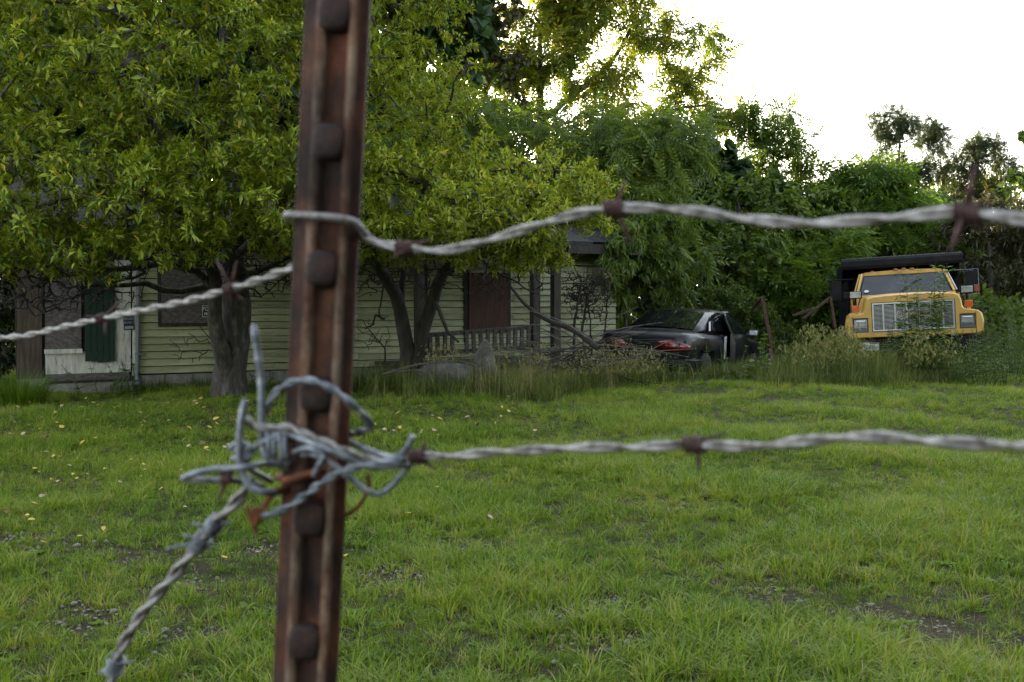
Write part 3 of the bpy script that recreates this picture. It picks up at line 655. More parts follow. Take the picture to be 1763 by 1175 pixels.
MB().b2((-BW, 3.37, .7), (BW, 6.8, .77)).build('bed_floor', M_blk, truck); MB().b2((-BW, 6.81, .78), (BW, 6.87, 2.1)).build('tailgate', M_blk, truck)
MB().tube([(-1.02, 3.15, .8), (-1.02, 3.15, 1.9)], .06, 10).build('exhaust_stack', M_blk, truck, smooth=True)

# ---------------------------------------------------------------- car
M_cb = M('car_black', [(.3, (.003, .004, .005)), (.7, (.009, .010, .012))], 2.2, .3, spec=.22, coat=.2, rr=(.2, .5))
M_cdust = M('car_faded', [(.3, (.02, .021, .025)), (.7, (.07, .073, .085))], 5, .5, spec=.4)
M_cglass, n, b = newmat('car_glass'); b.inputs['Base Color'].default_value = (.006, .008, .009, 1); b.inputs['Roughness'].default_value = .04; b.inputs['Specular IOR Level'].default_value = .9; b.inputs['IOR'].default_value = 2.3
rr_ = ramp(n, noise(n, 7, 6, .7), [(.45, (.02, .02, .02)), (.75, (.22, .22, .22))]); n.links.new(rr_, b.inputs['Roughness'])
M_red = M('red_lens', [(.3, (.05, .004, .004)), (.7, (.17, .008, .008))], 5, .15, spec=.6, coat=.4)
M_tape = M('white_strip', [(.3, (.3, .3, .29)), (.7, (.6, .6, .58))], 18, .6)
CR = GX(1104, 16.6)+Vector((0, 0, -.11))
car = thing('wrecked_car', 'black two-door car with its door ajar sunk in the weeds below the brush', 'car', CR, (R(-2.5), R(1.6), R(-31)))
car.scale = (1, 1, 1)
bs = [(.55, .22), (.80, .27), (.845, .45), (.855, .62), (.84, .78), (.79, .875), (.70, .905), (.35, .93), (0, .94)]
def bsec(y, kx, zs, dz): return [Vector((x*kx, y, .22+(z-.22)*zs+dz)) for x, z in half(bs)]
mb = MB().loft([bsec(-.09, .78, .70, .10), bsec(-.05, .86, .84, .05), bsec(.03, .915, .95, .02), bsec(.16, .955, .995, .0), bsec(.4, .985, 1.015, 0), bsec(.75, 1.0, 1.01, 0), bsec(1.1, 1.0, 1.0, 0), bsec(1.5, 1.0, 1.0, 0), bsec(2.2, 1.0, .99, 0), bsec(2.8, 1.0, .98, 0), bsec(3.4, .99, .95, 0), bsec(3.8, .97, .9, 0), bsec(4.1, .95, .84, 0), bsec(4.35, .89, .74, .01), bsec(4.45, .82, .64, .03)])
body = mb.build('body', M_cb, car, smooth=True)
cut(body, [((-1.2, .45, -.2), (-.62, 1.12, .62)), ((.62, .45, -.2), (1.2, 1.12, .62)), ((-1.2, 3.1, -.2), (-.62, 3.75, .60)), ((.62, 3.1, -.2), (1.2, 3.75, .60)), ((.70, 1.72, .30), (1.2, 2.98, .93))])
try: body.data.set_sharp_from_angle(angle=R(50))
except Exception: pass
# greenhouse
def gsec(y, wb, zb, wt, zt_): return [Vector((-wb, y, zb)), Vector((wb, y, zb)), Vector((wb*.55+wt*.45, y, zb+(zt_-zb)*.5)), Vector((wt, y, zt_-.03)), Vector((wt*.85, y, zt_)), Vector((0, y, zt_+.02)), Vector((-wt*.85, y, zt_)), Vector((-wt, y, zt_-.03)), Vector((-(wb*.55+wt*.45), y, zb+(zt_-zb)*.5))]
mb = MB().loft([gsec(.62, .68, .90, .66, .93), gsec(1.0, .71, .90, .62, 1.08), gsec(1.55, .73, .90, .57, 1.29), gsec(1.9, .73, .9, .555, 1.34), gsec(2.35, .73, .9, .55, 1.35), gsec(2.62, .73, .9, .56, 1.31), gsec(3.05, .73, .9, .62, 1.12), gsec(3.42, .72, .9, .68, .95)])
gh = mb.build('greenhouse', M_cb, car, smooth=2)
def quad_glass(name, A, nrm, t=.02, par=car, mat=None):
    nrm = Vector(nrm)*t; A = [Vector(a) for a in A]; k = len(A)
    return MB().add([a+nrm for a in A]+list(A), [tuple(range(k))]+[tuple(range(2*k-1, k-1, -1))]+[(i, (i+1) % k, (i+1) % k+k, i+k) for i in range(k)]).build(name, mat or M_cglass, par)
mb = MB(); secs = []
for f in np.linspace(0, 1, 5):
    y = .68+(1.5-.68)*f; zz = np.interp(y, [.62, 1.0, 1.55], [.95, 1.10, 1.31])+.012; hw = .60*(1-f)+.50*f
    secs.append([Vector((x*hw, y-.02*(1-x*x), zz+.012*(1-x*x)-.02*abs(x)**3)) for x in (-1, -.6, 0, .6, 1)])
mb.loft(secs, close=False, cap=False); mb.build('rear_window', M_cglass, car, smooth=True)
MB().tube([(.02, .70, .965), (.0, 1.5, 1.335)], .004, 4).build('window_line', M_cdust, car)
for sx in (-1, 1):
    quad_glass('quarter_window', [(sx*.735, 1.12, .955), (sx*.735, 1.74, .955), (sx*.60, 1.74, 1.275), (sx*.612, 1.55, 1.245), (sx*.66, 1.30, 1.12)], (sx*.032, 0, .006), 1.0)
quad_glass('side_glass', [(.735, 1.80, .955), (.735, 3.15, .955), (.668, 2.98, 1.10), (.612, 2.6, 1.25), (.60, 1.80, 1.29)], (.028, 0, .006), 1.0)
quad_glass('door_window', [(-.735, 1.82, .955), (-.735, 3.2, .955), (-.665, 3.0, 1.08), (-.60, 2.6, 1.26), (-.585, 1.82, 1.30)], (-.012, 0, .004), 1.0)
quad_glass('windscreen', [(-.6, 3.36, 1.0), (.6, 3.36, 1.0), (.52, 2.7, 1.32), (-.52, 2.7, 1.32)], (0, .01, .02), 1.0)
# opened door, hinged at its front edge
dr = thing('door', None, None); dr.parent = car; dr.location = (.80, 2.98, 0); dr.rotation_euler = (0, 0, R(7))
dp = MB(); dp.loft([[Vector((x, y, z)) for x, z in ((-.02, .30), (.04, .30), (.065, .55), (.06, .78), (.0, .93), (-.04, .93))] for y in (-1.25, -.7, 0)]); dp.build('door_skin', M_cb, dr, smooth=True)
MB().tube(spline([(-.02, -1.25, .93), (-.15, -1.2, 1.2), (-.20, -.95, 1.285), (-.19, -.6, 1.27), (-.12, -.2, 1.1), (-.03, .12, .93)], 6), .022, 6).build('window_surround', M_cb, dr, smooth=True)
quad_glass('door_window', [(-.025, -1.22, .93), (-.03, .10, .93), (-.12, -.2, 1.09), (-.18, -.6, 1.25), (-.19, -.95, 1.265), (-.145, -1.18, 1.2)], (.008, 0, .004), 1.0, dr)
mi = MB().loft([[Vector((.14+x*.095*s_, y, .97+z*.06*s_)) for x, z in ((-1, -.7), (-.6, -1), (.7, -1), (1, -.5), (1, .6), (.7, 1), (-.7, 1), (-1, .5))] for y, s_ in ((-.02, .97), (.0, 1.0), (.06, .9), (.12, .5))]).build('mirror', M_cb, dr, smooth=True)
MB().b2((.07, -.026, .93), (.21, -.021, 1.012)).build('mirror_glass', M('car_mirror', (.16, .17, .2), 20, .15, .9), dr); MB().bar((0, .05, .93), (.1, .05, .95), .05, .04).build('mirror_arm', M_cb, dr)
# shut pillar and white strip
MB().b2((.742, 1.66, .32), (.792, 1.76, .9)).build('door_jamb', M_cdust, car)
st = MB().add([(.864, 1.60, .86), (.864, 1.70, .88), (.868, 1.69, .5), (.868, 1.64, .48), (.85, 1.60, .86), (.85, 1.70, .88), (.85, 1.69, .5), (.85, 1.64, .48)], [(0, 1, 2, 3), (4, 7, 6, 5), (0, 4, 5, 1), (1, 5, 6, 2), (2, 6, 7, 3), (3, 7, 4, 0)]).build('white_strip', M_tape, car); st['label'] = 'peeling white strip on the rear wing'
# rear face
for sx in (-1, 1):
    mb = MB(); pts = [(.24, .625), (.40, .585), (.64, .58), (.815, .625), (.82, .68), (.72, .745), (.5, .775), (.32, .745)]
    mb.loft([[Vector((sx*x, y+(.10 if x > .8 else .045 if x > .7 else .02 if x > .6 else 0), z)) for x, z in pts] for y in (-.128, .05)]); tl = mb.build('tail_lamp', M_red, car, smooth=2)
    MB().b2((sx*.45-.05, -.098, .60), (sx*.45+.05, -.091, .66)).build('reverse_lens', M_cdust, tl)
mb = MB(); prb = [(.0, .26), (.03, .27), (.05, .38), (.045, .455), (.0, .475)]
pathb = [(-.85, .45), (-.845, .1), (-.76, -.06), (-.4, -.11), (0, -.125), (.4, -.11), (.76, -.06), (.845, .1), (.85, .45)]
secs = []
for i, (x, y) in enumerate(pathb):
    a = Vector(pathb[max(0, i-1)]); c = Vector(pathb[min(len(pathb)-1, i+1)]); tg = (c-a).normalized(); nx, ny_ = tg.y, -tg.x
    secs.append([Vector((x+nx*o, y+ny_*o, z)) for o, z in prb]+[Vector((x-nx*.04, y-ny_*.04, z)) for z in (.475, .26)])
mb.loft(secs); mb.build('bumper', M_cb, car, smooth=True)
MB().b2((-.16, -.09, .60), (.16, -.08, .70)).build('plate_recess', M_blk, car)
MB().tube([(.52, .52, .93), (.52, .55, 1.28)], .006, 5).build('aerial', M_blk, car)
for x, y in ((-.76, .78), (.76, .78), (-.76, 3.42), (.76, 3.42)): wheel(.29, .19, car, (x, y, .29))
# ---------------------------------------------------------------- trees
def lobe(px, py, Y, rx, ry, rz): return (np.array(P(px, py, Y)), (rx, ry, rz))
YG = [(0, (.06, .09, .008)), (.35, (.14, .20, .015)), (.6, (.24, .30, .022)), (.85, (.35, .39, .045)), (.92, (.42, .34, .025)), (1, (.46, .32, .03))]
MG = [(0, (.03, .055, .010)), (.4, (.07, .118, .018)), (.7, (.115, .17, .028)), (1, (.17, .21, .04))]
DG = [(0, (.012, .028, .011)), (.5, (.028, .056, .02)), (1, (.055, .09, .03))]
SG = [(0, (.035, .065, .008)), (.5, (.07, .13, .016)), (1, (.13, .19, .03))]
LG = [(0, (.02, .03, .01)), (.5, (.042, .058, .02)), (1, (.075, .095, .035))]
BG = [(0, (.018, .018, .008)), (.5, (.042, .042, .016)), (1, (.08, .08, .03))]
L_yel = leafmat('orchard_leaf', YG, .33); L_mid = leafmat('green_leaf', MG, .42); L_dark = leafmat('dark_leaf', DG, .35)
L_gold = leafmat('sun_painted_leaf', [(0, (.035, .06, .011)), (.45, (.08, .125, .017)), (.75, (.15, .18, .02)), (1, (.3, .24, .025))], .46, tcol=(1.15, 1.1, .45)); L_sumac = leafmat('sumac_leaf', SG, .42); L_loc = leafmat('locust_leaf', LG, .4); L_brown = leafmat('brownish_leaf', BG, .35)  # walnut and treeline leaves yellowed: sun glow painted into their colour

b = GX(392, 13.3)
def pp(px, py, Y, r): return (P(px, py, Y), r)
stemsA = [[(b+Vector((0, 0, -.1)), 0.252), pp(396, 650, 13.3, 0.197), pp(402, 610, 13.3, 0.168), pp(408, 560, 13.3, 0.126), pp(406, 500, 13.2, 0.122), pp(405, 430, 13.0, 0.109), pp(420, 330, 12.8, 0.101), pp(400, 200, 12.6, 0.076), pp(390, 60, 12.6, 0.050), pp(380, -100, 12.6, 0.025)],
  [pp(398, 672, 13.28, 0.084), pp(389, 640, 13.2, 0.101), pp(381, 605, 13.05, 0.084), pp(373, 575, 12.95, 0.071), pp(369, 535, 12.85, 0.066), pp(371, 485, 12.75, 0.063), pp(350, 430, 12.4, 0.063), pp(300, 330, 11.8, 0.050), pp(265, 220, 11.2, 0.042), pp(215, 120, 10.8, 0.025)],
  [pp(368, 490, 12.9, 0.050), pp(335, 497, 12.7, 0.042), pp(290, 500, 12.5, 0.038), pp(240, 488, 12.2, 0.032), pp(190, 493, 11.9, 0.025), pp(150, 530, 11.6, 0.013)],
  [pp(366, 500, 12.9, 0.046), pp(345, 470, 12.6, 0.042), pp(290, 455, 12.2, 0.035), pp(200, 462, 11.6, 0.029), pp(90, 480, 11, 0.021), pp(10, 520, 10.6, 0.010)],
  [pp(402, 440, 13.0, 0.050), pp(450, 400, 12.5, 0.042), pp(500, 330, 12, 0.034), pp(540, 240, 11.8, 0.025), pp(600, 120, 11.8, 0.017)],
  [pp(405, 470, 13.1, 0.042), pp(440, 470, 13.0, 0.034), pp(500, 440, 12.9, 0.025), pp(580, 410, 12.8, 0.017)],
  [pp(300, 330, 11.8, 0.042), pp(200, 300, 11.0, 0.034), pp(80, 270, 10.4, 0.025), pp(-60, 240, 10.2, 0.013)],
  [pp(420, 330, 12.8, 0.042), pp(480, 200, 12.9, 0.034), pp(520, 80, 13, 0.025), pp(560, -30, 13, 0.013)]]
lobA = [lobe(120, 150, 10.6, 2.6, 2.0, 1.7), lobe(400, 170, 11.6, 2.0, 1.8, 1.7), lobe(-120, 250, 10.6, 2.0, 1.6, 1.5), lobe(230, -110, 11.8, 3.0, 2.2, 1.5), lobe(110, 350, 10.0, 2.4, 1.5, .62),
  lobe(420, 340, 11.3, 1.5, 1.5, .65), lobe(585, 190, 12.6, 1.5, 1.4, 1.5), lobe(580, -60, 13, 1.6, 1.5, 1.4), lobe(60, 420, 10.6, 1.6, 1.2, .35), lobe(250, 390, 10.6, 1.4, 1.2, .4), lobe(330, 250, 10.8, 1.6, 1.2, .8), lobe(40, 60, 11.5, 2.2, 1.6, 1.2), lobe(150, -420, 11.8, 3.4, 2.6, 1.6), lobe(450, -330, 12.4, 2.2, 2.2, 1.5), lobe(460, 425, 12.2, .9, .7, .3), lobe(180, 440, 10.8, 1.2, .8, .25)]  # highest lobes, out of view, added to shade lawn and house
tree('broad_tree', 'broad low tree with yellow-green leaves and a forked trunk before the boarded window', b, stemsA, lobA, 3700, 46, 'slim', .092, L_yel, 1, group=None, droop=-.12, r_tip=.0048, tint=(.45, .17), spread=.55, tspan=.55, big=300, yellow=.035, wob=.08)
b = GX(706, 14.6)
stemsB = [[(b+Vector((0, 0, -.1)), 0.122), pp(704, 620, 14.6, 0.094), pp(694, 560, 14.5, 0.083), pp(682, 510, 14.4, 0.076), pp(655, 465, 14.2, 0.061), pp(630, 400, 14, 0.043), pp(640, 280, 13.9, 0.032), pp(665, 150, 13.9, 0.022), pp(690, 20, 13.9, 0.011)],
  [pp(712, 640, 14.65, 0.086), pp(725, 590, 14.6, 0.083), pp(740, 530, 14.5, 0.079), pp(757, 485, 14.4, 0.072), pp(775, 440, 14.2, 0.054), pp(800, 370, 13.8, 0.036), pp(870, 320, 13.4, 0.025), pp(960, 290, 13, 0.011)],
  [pp(694, 540, 14.5, 0.043), pp(692, 490, 14.5, 0.040), pp(700, 440, 14.4, 0.036), pp(720, 360, 14.2, 0.029), pp(760, 220, 14, 0.022), pp(790, 120, 14, 0.011)],
  [pp(750, 510, 14.4, 0.036), pp(758, 545, 14.2, 0.032), pp(775, 575, 14.0, 0.029), pp(790, 590, 13.9, 0.018)],
  [pp(760, 470, 14.3, 0.036), pp(830, 440, 14, 0.029), pp(900, 410, 13.5, 0.022), pp(990, 380, 13, 0.009)]]
lobB = [lobe(760, 330, 13.4, 1.5, 1.3, .85), lobe(930, 335, 13, 1.2, 1.1, .6), lobe(1010, 335, 12.9, .55, .8, .4), lobe(690, 220, 13.7, 1.2, 1.2, 1.1), lobe(700, 90, 14.2, 1.1, 1.1, 1.2), lobe(560, 380, 13.2, 1.2, 1.1, .6), lobe(850, 400, 13.3, 1.0, .9, .35), lobe(660, -60, 14.2, 1.2, 1, 1), lobe(890, 425, 13, .75, .7, .28), lobe(980, 395, 12.9, .6, .7, .3), lobe(720, 400, 13.2, 1.0, .9, .35), lobe(640, 400, 12.4, .9, .8, .35), lobe(800, 390, 12.2, .9, .8, .35), lobe(740, -180, 14.4, 2.0, 2.0, 1.4), lobe(850, 440, 12.9, .8, .6, .3), lobe(760, 435, 13.2, .7, .6, .28), lobe(650, 430, 13, .7, .6, .3), lobe(935, 440, 13, .5, .5, .26), lobe(700, 340, 11.8, .9, 1.2, .7), lobe(850, 365, 11.8, .9, 1.1, .45), lobe(570, 330, 11.5, .8, 1.2, .8)]  # forward lobes and the unseen top one are added to shade the wall
tree('leaning_tree', 'leaning dark-stemmed tree with yellow-green leaves in front of the porch', b, stemsB, lobB, 2300, 40, 'slim', .08, L_yel, 2, M_barkdark, droop=-.12, r_tip=.005, spread=.55, tint=(.58, .15), tspan=.55, yellow=.04, wob=.1)

def simple(name, label, px, Y, top, lobes, tips, per, kind, size, mat, seed, r=.12, **k):
    b = GX(px, Y); tp = P(top[0], top[1], Y)
    st = [[(b, r), (b.lerp(tp, .35)+Vector((RNG.normal(0, .1), 0, 0)), r*.8), (b.lerp(tp, .7)+Vector((RNG.normal(0, .12), RNG.normal(0, .2), 0)), r*.55), (tp, r*.25)]]+k.pop('extra', [])
    return tree(name, label, b, st, lobes, tips, per, kind, size, mat, seed, **k)
G1 = 'trees behind the house and the wrecks'
simple('walnut_tree', 'mid green drooping walnut tree behind the porch roof', 900, 21.5, (930, 200), [lobe(800, 300, 21, 2.0, 1.6, 1.4), lobe(770, 200, 21, 1.2, 1.4, .9), lobe(960, 260, 21, 1.9, 1.7, 1.1), lobe(1090, 290, 20.6, 1.6, 1.6, 1.2), lobe(1150, 240, 21, 1.1, 1.2, .7), lobe(1010, 400, 20.4, 2.0, 1.2, 1.2), lobe(860, 420, 21, 1.8, 1.2, 1.0), lobe(1120, 420, 20, 1.3, 1.1, 1.1)], 820, 11, 'pinnate', .40, L_mid, 3, r=.2, droop=.42, tint=(.5, .16), spread=.75, tspan=.6, sag=.06, group=G1)
simple('walnut_tree', 'tall airy walnut tree with sunlit top branches rising over the rest', 940, 29, (930, 60), [lobe(955, 60, 29, 1.3, 1.2, 1.3), lobe(1010, 20, 29, 1.0, 1.0, .8), lobe(905, 130, 29, .5, .6, 1.0), lobe(1060, 130, 29, .9, 1.0, .7), lobe(1115, 30, 29, .9, 1.0, .9), lobe(1190, 100, 28.5, .95, .9, 1.1), lobe(1130, 200, 28.5, 1.9, 1.0, .7), lobe(1245, 195, 28, .55, .6, .35), lobe(1060, 250, 28.5, 1.6, 1.2, .9), lobe(1000, -60, 29, 2.5, 1.5, 1.0), lobe(1000, 150, 29, .8, .7, .6), lobe(880, 60, 29.5, .6, .7, .9), lobe(930, 210, 28.6, .8, .7, .5), lobe(850, 150, 28.5, .8, .7, .8), lobe(830, 90, 28.5, .6, .7, .7)], 560, 13, 'pinnate', .52, L_gold, 4, r=.24, droop=.4, tint=(.66, .16), tspan=.6, group=G1,
  extra=[[(P(945, 200, 29), .10), (P(990, 160, 29), .08), (P(1050, 110, 29), .06), (P(1090, 40, 29), .045), (P(1120, -40, 29), .03)], [(P(1000, 290, 29), .12), (P(1090, 230, 28.6), .08), (P(1180, 185, 28.4), .05), (P(1260, 190, 28), .02)]])
simple('oak_tree', 'thin-crowned oak with a bare slanting limb above the porch', 650, 26, (740, 60), [lobe(780, 40, 26, 1.7, 1.4, 1.2), lobe(850, 10, 26, .8, 1, .6), lobe(760, 130, 26, 1.0, 1, .9), lobe(800, -60, 26, 2, 1.5, 1), lobe(850, 110, 26.5, .9, .8, .8), lobe(880, 190, 26.5, .8, .8, .5)], 420, 33, 'fold', .15, L_brown, 5, r=.2, tint=(.6, .2), group=G1, extra=[[(P(730, 150, 26), .14), (P(790, 100, 26), .11), (P(850, 60, 26), .07), (P(890, 10, 26), .03)]])
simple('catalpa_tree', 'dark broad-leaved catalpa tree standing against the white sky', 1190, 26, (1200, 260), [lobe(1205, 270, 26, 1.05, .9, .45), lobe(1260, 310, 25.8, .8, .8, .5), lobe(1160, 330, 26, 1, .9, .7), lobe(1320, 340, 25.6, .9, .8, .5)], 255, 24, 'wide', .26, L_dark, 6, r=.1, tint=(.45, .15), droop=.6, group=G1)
simple('ailanthus_tree', 'slim ailanthus tree with layered fronds against the white sky', 1275, 27, (1345, 200), [lobe(1325, 200, 27, .75, .7, .5), lobe(1350, 245, 27, .85, .8, .45), lobe(1290, 225, 27, .6, .6, .25), lobe(1340, 300, 27, 1.0, .8, .45), lobe(1400, 300, 27, .6, .6, .3)], 95, 12, 'feather', .6, L_mid, 7, r=.07, tint=(.35, .13), droop=.1, upj=.2, spread=.5, group=G1)
simple('box_elder', 'leafy green box elder behind the black car', 1250, 24, (1270, 330), [lobe(1290, 365, 24, 1.5, 1.2, .9), lobe(1190, 400, 23.6, 1.2, 1.1, 1.0), lobe(1390, 410, 24, 1.1, 1.0, .8), lobe(1300, 470, 23, 1.6, 1.0, .9), lobe(1120, 330, 24.4, .9, .9, .6), lobe(1420, 350, 25, .9, .8, .5)], 561, 36, 'fold', .17, L_mid, 8, r=.14, tint=(.42, .16), droop=.5, group=G1)
simple('sumac_tree', 'bright green sumac with fern-like leaves above the truck bed', 1490, 26, (1500, 300), [lobe(1495, 300, 26, .95, .8, .45), lobe(1450, 345, 26, .9, .8, .5), lobe(1540, 350, 26, .8, .8, .5), lobe(1480, 400, 25.6, 1.2, .9, .6), lobe(1580, 420, 25.5, 1.1, .8, .5)], 323, 12, 'pinnate', .5, L_sumac, 9, r=.1, tint=(.4, .16), droop=.25, group=G1)
simple('sumac_tree', 'low lime-green sumac thicket beside the truck mirror', 1400, 23.2, (1400, 420), [lobe(1395, 450, 23.2, .9, .6, .5), lobe(1345, 485, 22.8, .7, .6, .5), lobe(1440, 425, 23.6, .7, .6, .4), lobe(1395, 515, 22.6, 1.0, .6, .5)], 221, 13, 'pinnate', .42, L_sumac, 10, r=.06, tint=(.6, .16), droop=.2, group=G1)
simple('locust_tree', 'feathery locust tree, the taller one, standing out against the sky over the truck', 1545, 33, (1550, 200), [lobe(1530, 215, 33, .75, .7, .6), lobe(1585, 225, 33, .75, .7, .5), lobe(1610, 255, 33, .5, .6, .4), lobe(1525, 275, 33, .6, .6, .35), lobe(1570, 300, 33, .9, .8, .4)], 210, 13, 'feather', .38, L_loc, 12, r=.08, tint=(.4, .18), droop=.1, group=G1)
simple('locust_tree', 'feathery locust tree, the shorter one, beyond the truck mirror', 1680, 33, (1690, 240), [lobe(1690, 255, 33, .85, .7, .5), lobe(1650, 290, 33, .8, .7, .35), lobe(1725, 285, 33, .6, .6, .35), lobe(1690, 330, 33, 1, .8, .4)], 180, 13, 'feather', .38, L_loc, 13, r=.08, tint=(.42, .18), droop=.1, group=G1)
simple('cedar_tree', 'dull brownish thicket tree behind the truck, thin and twiggy', 1700, 25, (1700, 340), [lobe(1700, 380, 25, 1.2, 1, .8), lobe(1640, 410, 25, .9, .9, .7), lobe(1770, 400, 25, 1.0, 1, .8), lobe(1700, 480, 24.5, 1.5, .9, .7), lobe(1850, 420, 25, 1.3, 1, 1)], 510, 30, 'lance', .2, L_brown, 14, r=.1, tint=(.45, .2), droop=.2, group=G1)
simple('young_maple', 'yellow-green sapling crown catching light beyond the truck', 1760, 30, (1750, 340), [lobe(1750, 430, 29, .6, .6, .9), lobe(1700, 450, 28, .6, .6, .5), lobe(1620, 370, 30, 1.2, .8, .5)], 153, 24, 'fold', .17, L_sumac, 15, r=.06, tint=(.7, .16), group=G1)
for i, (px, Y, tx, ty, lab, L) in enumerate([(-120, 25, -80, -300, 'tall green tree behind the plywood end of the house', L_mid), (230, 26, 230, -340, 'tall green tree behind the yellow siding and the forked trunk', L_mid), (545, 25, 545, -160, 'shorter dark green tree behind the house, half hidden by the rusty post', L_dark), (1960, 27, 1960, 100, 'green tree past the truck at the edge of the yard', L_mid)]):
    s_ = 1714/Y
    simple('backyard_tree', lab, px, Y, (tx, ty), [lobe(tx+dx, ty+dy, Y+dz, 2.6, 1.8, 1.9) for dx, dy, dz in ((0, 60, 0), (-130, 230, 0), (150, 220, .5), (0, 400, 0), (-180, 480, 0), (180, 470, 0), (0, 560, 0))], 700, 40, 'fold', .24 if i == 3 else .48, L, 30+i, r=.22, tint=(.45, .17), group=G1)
# bush with vines behind the car
simple('vine_bush', 'round dark bush grown over with small-leaved vines behind the black car', 1250, 21.6, (1240, 500), [lobe(1235, 530, 21.5, 1.05, .6, .62), lobe(1170, 540, 21.6, .7, .5, .6), lobe(1300, 555, 21.4, .7, .5, .62), lobe(1250, 585, 21.4, 1.0, .4, .45), lobe(1350, 590, 21, .6, .5, .45)], 408, 51, 'fold', .062, L_mid, 16, r=.03, tint=(.38, .2), droop=.4, cat='bush')
# willow-like branch tips hanging before the roof end
simple('hanging_sapling', 'fresh green sapling with long hanging leaves at the roof end', 1066, 19.3, (1080, 400), [lobe(1090, 440, 19.2, .6, .5, .55), lobe(1062, 500, 19.1, .35, .35, .38), lobe(1140, 460, 19.4, .55, .5, .52), lobe(1120, 400, 19.4, .65, .6, .45), lobe(1052, 465, 18.2, .38, .3, .42), lobe(1075, 410, 18.4, .4, .35, .4)], 330, 34, 'lance', .17, L_mid, 17, r=.04, tint=(.6, .18), droop=.8, spread=.5)

# far woods: one mass beyond the yard (sprays of leaves through the volume)
def mass(name, label, n, fx, fy, fz, size, mat, seed, tint=(.45, .18), kind='spray'):
    r = np.random.default_rng(seed); pos = np.stack([fx(r, n), fy(r, n), np.zeros(n)], -1); pos[:, 2] = fz(r, n, pos[:, 0])
    d = unit(r.normal(size=(n, 3))+np.array([0, -.4, .2])); up = np.array([0, 0, 1])+r.normal(size=(n, 3))*.5
    o = leaf_object(name, pos, d, up, size*r.uniform(.7, 1.3, n), np.clip(r.normal(tint[0], tint[1], n), 0, .84), kind, mat); tag(o, label, kind='stuff'); return o
def topz(x): return 5.0+1.0*np.sin(x*.35+1)+.6*np.sin(x*.9)+np.clip((-x-3.2)*2.2, 0, 8.5)-np.clip(x-10, 0, 8)*.08
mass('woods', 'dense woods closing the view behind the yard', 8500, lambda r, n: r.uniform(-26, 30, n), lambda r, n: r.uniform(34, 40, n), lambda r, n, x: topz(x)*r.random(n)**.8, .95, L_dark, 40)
mass('far_treeline', 'far sunlit treetops showing over the thicket', 5200, lambda r, n: r.uniform(-10, 55, n), lambda r, n: r.uniform(62, 68, n), lambda r, n, x: (9.0+1.2*np.sin(x*.3)+.7*np.sin(x*.83+1))*r.random(n)**.55, .8, L_gold, 41, (.7, .16))  # golden leaf colour paints sunlight onto these treetops
# undergrowth behind the car and truck
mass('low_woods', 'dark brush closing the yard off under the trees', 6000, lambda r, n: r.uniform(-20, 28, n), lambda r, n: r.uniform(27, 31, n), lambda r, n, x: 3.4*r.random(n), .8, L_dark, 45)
mass('undergrowth', 'tangled green undergrowth behind the car and truck', 3600, lambda r, n: r.uniform(2.2, 16, n), lambda r, n: r.uniform(21.8, 25, n), lambda r, n, x: (1.0+.35*np.sin(x*1.3))*r.random(n), .42, L_mid, 42, (.4, .2))

# unseen tree masses added behind and beside the yard to keep the fronts dim
mass('shade_woods_behind', 'dark unseen woods behind the camera, shaped to dim the house front', 3200, lambda r, n: r.uniform(-3, 18, n), lambda r, n: r.uniform(-13, -10, n), lambda r, n, x: 13*r.random(n)**.85, 2.2, L_dark, 43)
mass('shade_woods_side', 'dark unseen woods past the plywood end of the house, added for shade', 2200, lambda r, n: r.uniform(-22, -17, n), lambda r, n: r.uniform(15, 32, n), lambda r, n, x: 9*r.random(n)**.8, 1.6, L_dark, 44)
mass('shade_row', 'unseen leafy tree row past the truck, added to shade the house wall', 2200, lambda r, n: r.uniform(12.5, 16, n), lambda r, n: r.uniform(-10, 12, n), lambda r, n, x: 8*r.random(n)**.8, 1.4, L_mid, 46)
# ---------------------------------------------------------------- lawn
GR = [(0, (.026, .05, .008)), (.35, (.07, .135, .011)), (.6, (.135, .222, .015)), (.85, (.235, .305, .032)), (1, (.30, .26, .09))]
L_grass = leafmat('grass_blade', GR, .38, .5, patch=.9, spec=.3)
TG = [(0, (.03, .05, .012)), (.4, (.085, .12, .024)), (.62, (.15, .17, .05)), (.8, (.30, .26, .13)), (1, (.40, .33, .20))]
L_tall = leafmat('tall_grass_blade', TG, .35, .6, tcol=(1.1, 1.05, .6), spec=.2)
L_weed = leafmat('weed_leaf', [(0, (.03, .06, .01)), (.5, (.06, .115, .018)), (1, (.12, .18, .03))], .4, .5)
rng = np.random.default_rng(5)
bare = [(G(x, y), rx, ry) for x, y, rx, ry in [(690, 995, .2, .10), (1065, 1040, .22, .13), (1310, 1012, .22, .13), (800, 945, .34, .12), (170, 955, .5, .12), (160, 1080, .24, .12), (470, 950, .2, .08), (300, 1095, .2, .1), (960, 1055, .2, .1), (1640, 1075, .16, .1), (1500, 1040, .18, .08), (930, 870, .16, .07), (1190, 870, .2, .07), (1120, 825, .25, .06), (340, 1010, .15, .07), (1050, 1110, .18, .08), (1380, 1100, .14, .07), (40, 940, .3, .12)]]
def bareness(x, y):
    v = np.zeros_like(x)
    for c, rx, ry in bare: v = np.maximum(v, np.exp(-(((x-c.x)/rx)**2+((y-c.y)/ry*.55)**2)*1.0))
    q = .5+.5*np.sin(x*17+3*np.sin(y*11))*np.sin(y*14+2.5*np.sin(x*9)); return np.clip(v*(.35+1.1*q), 0, 1)
protos = bpy.data.collections.new('grass_tufts')
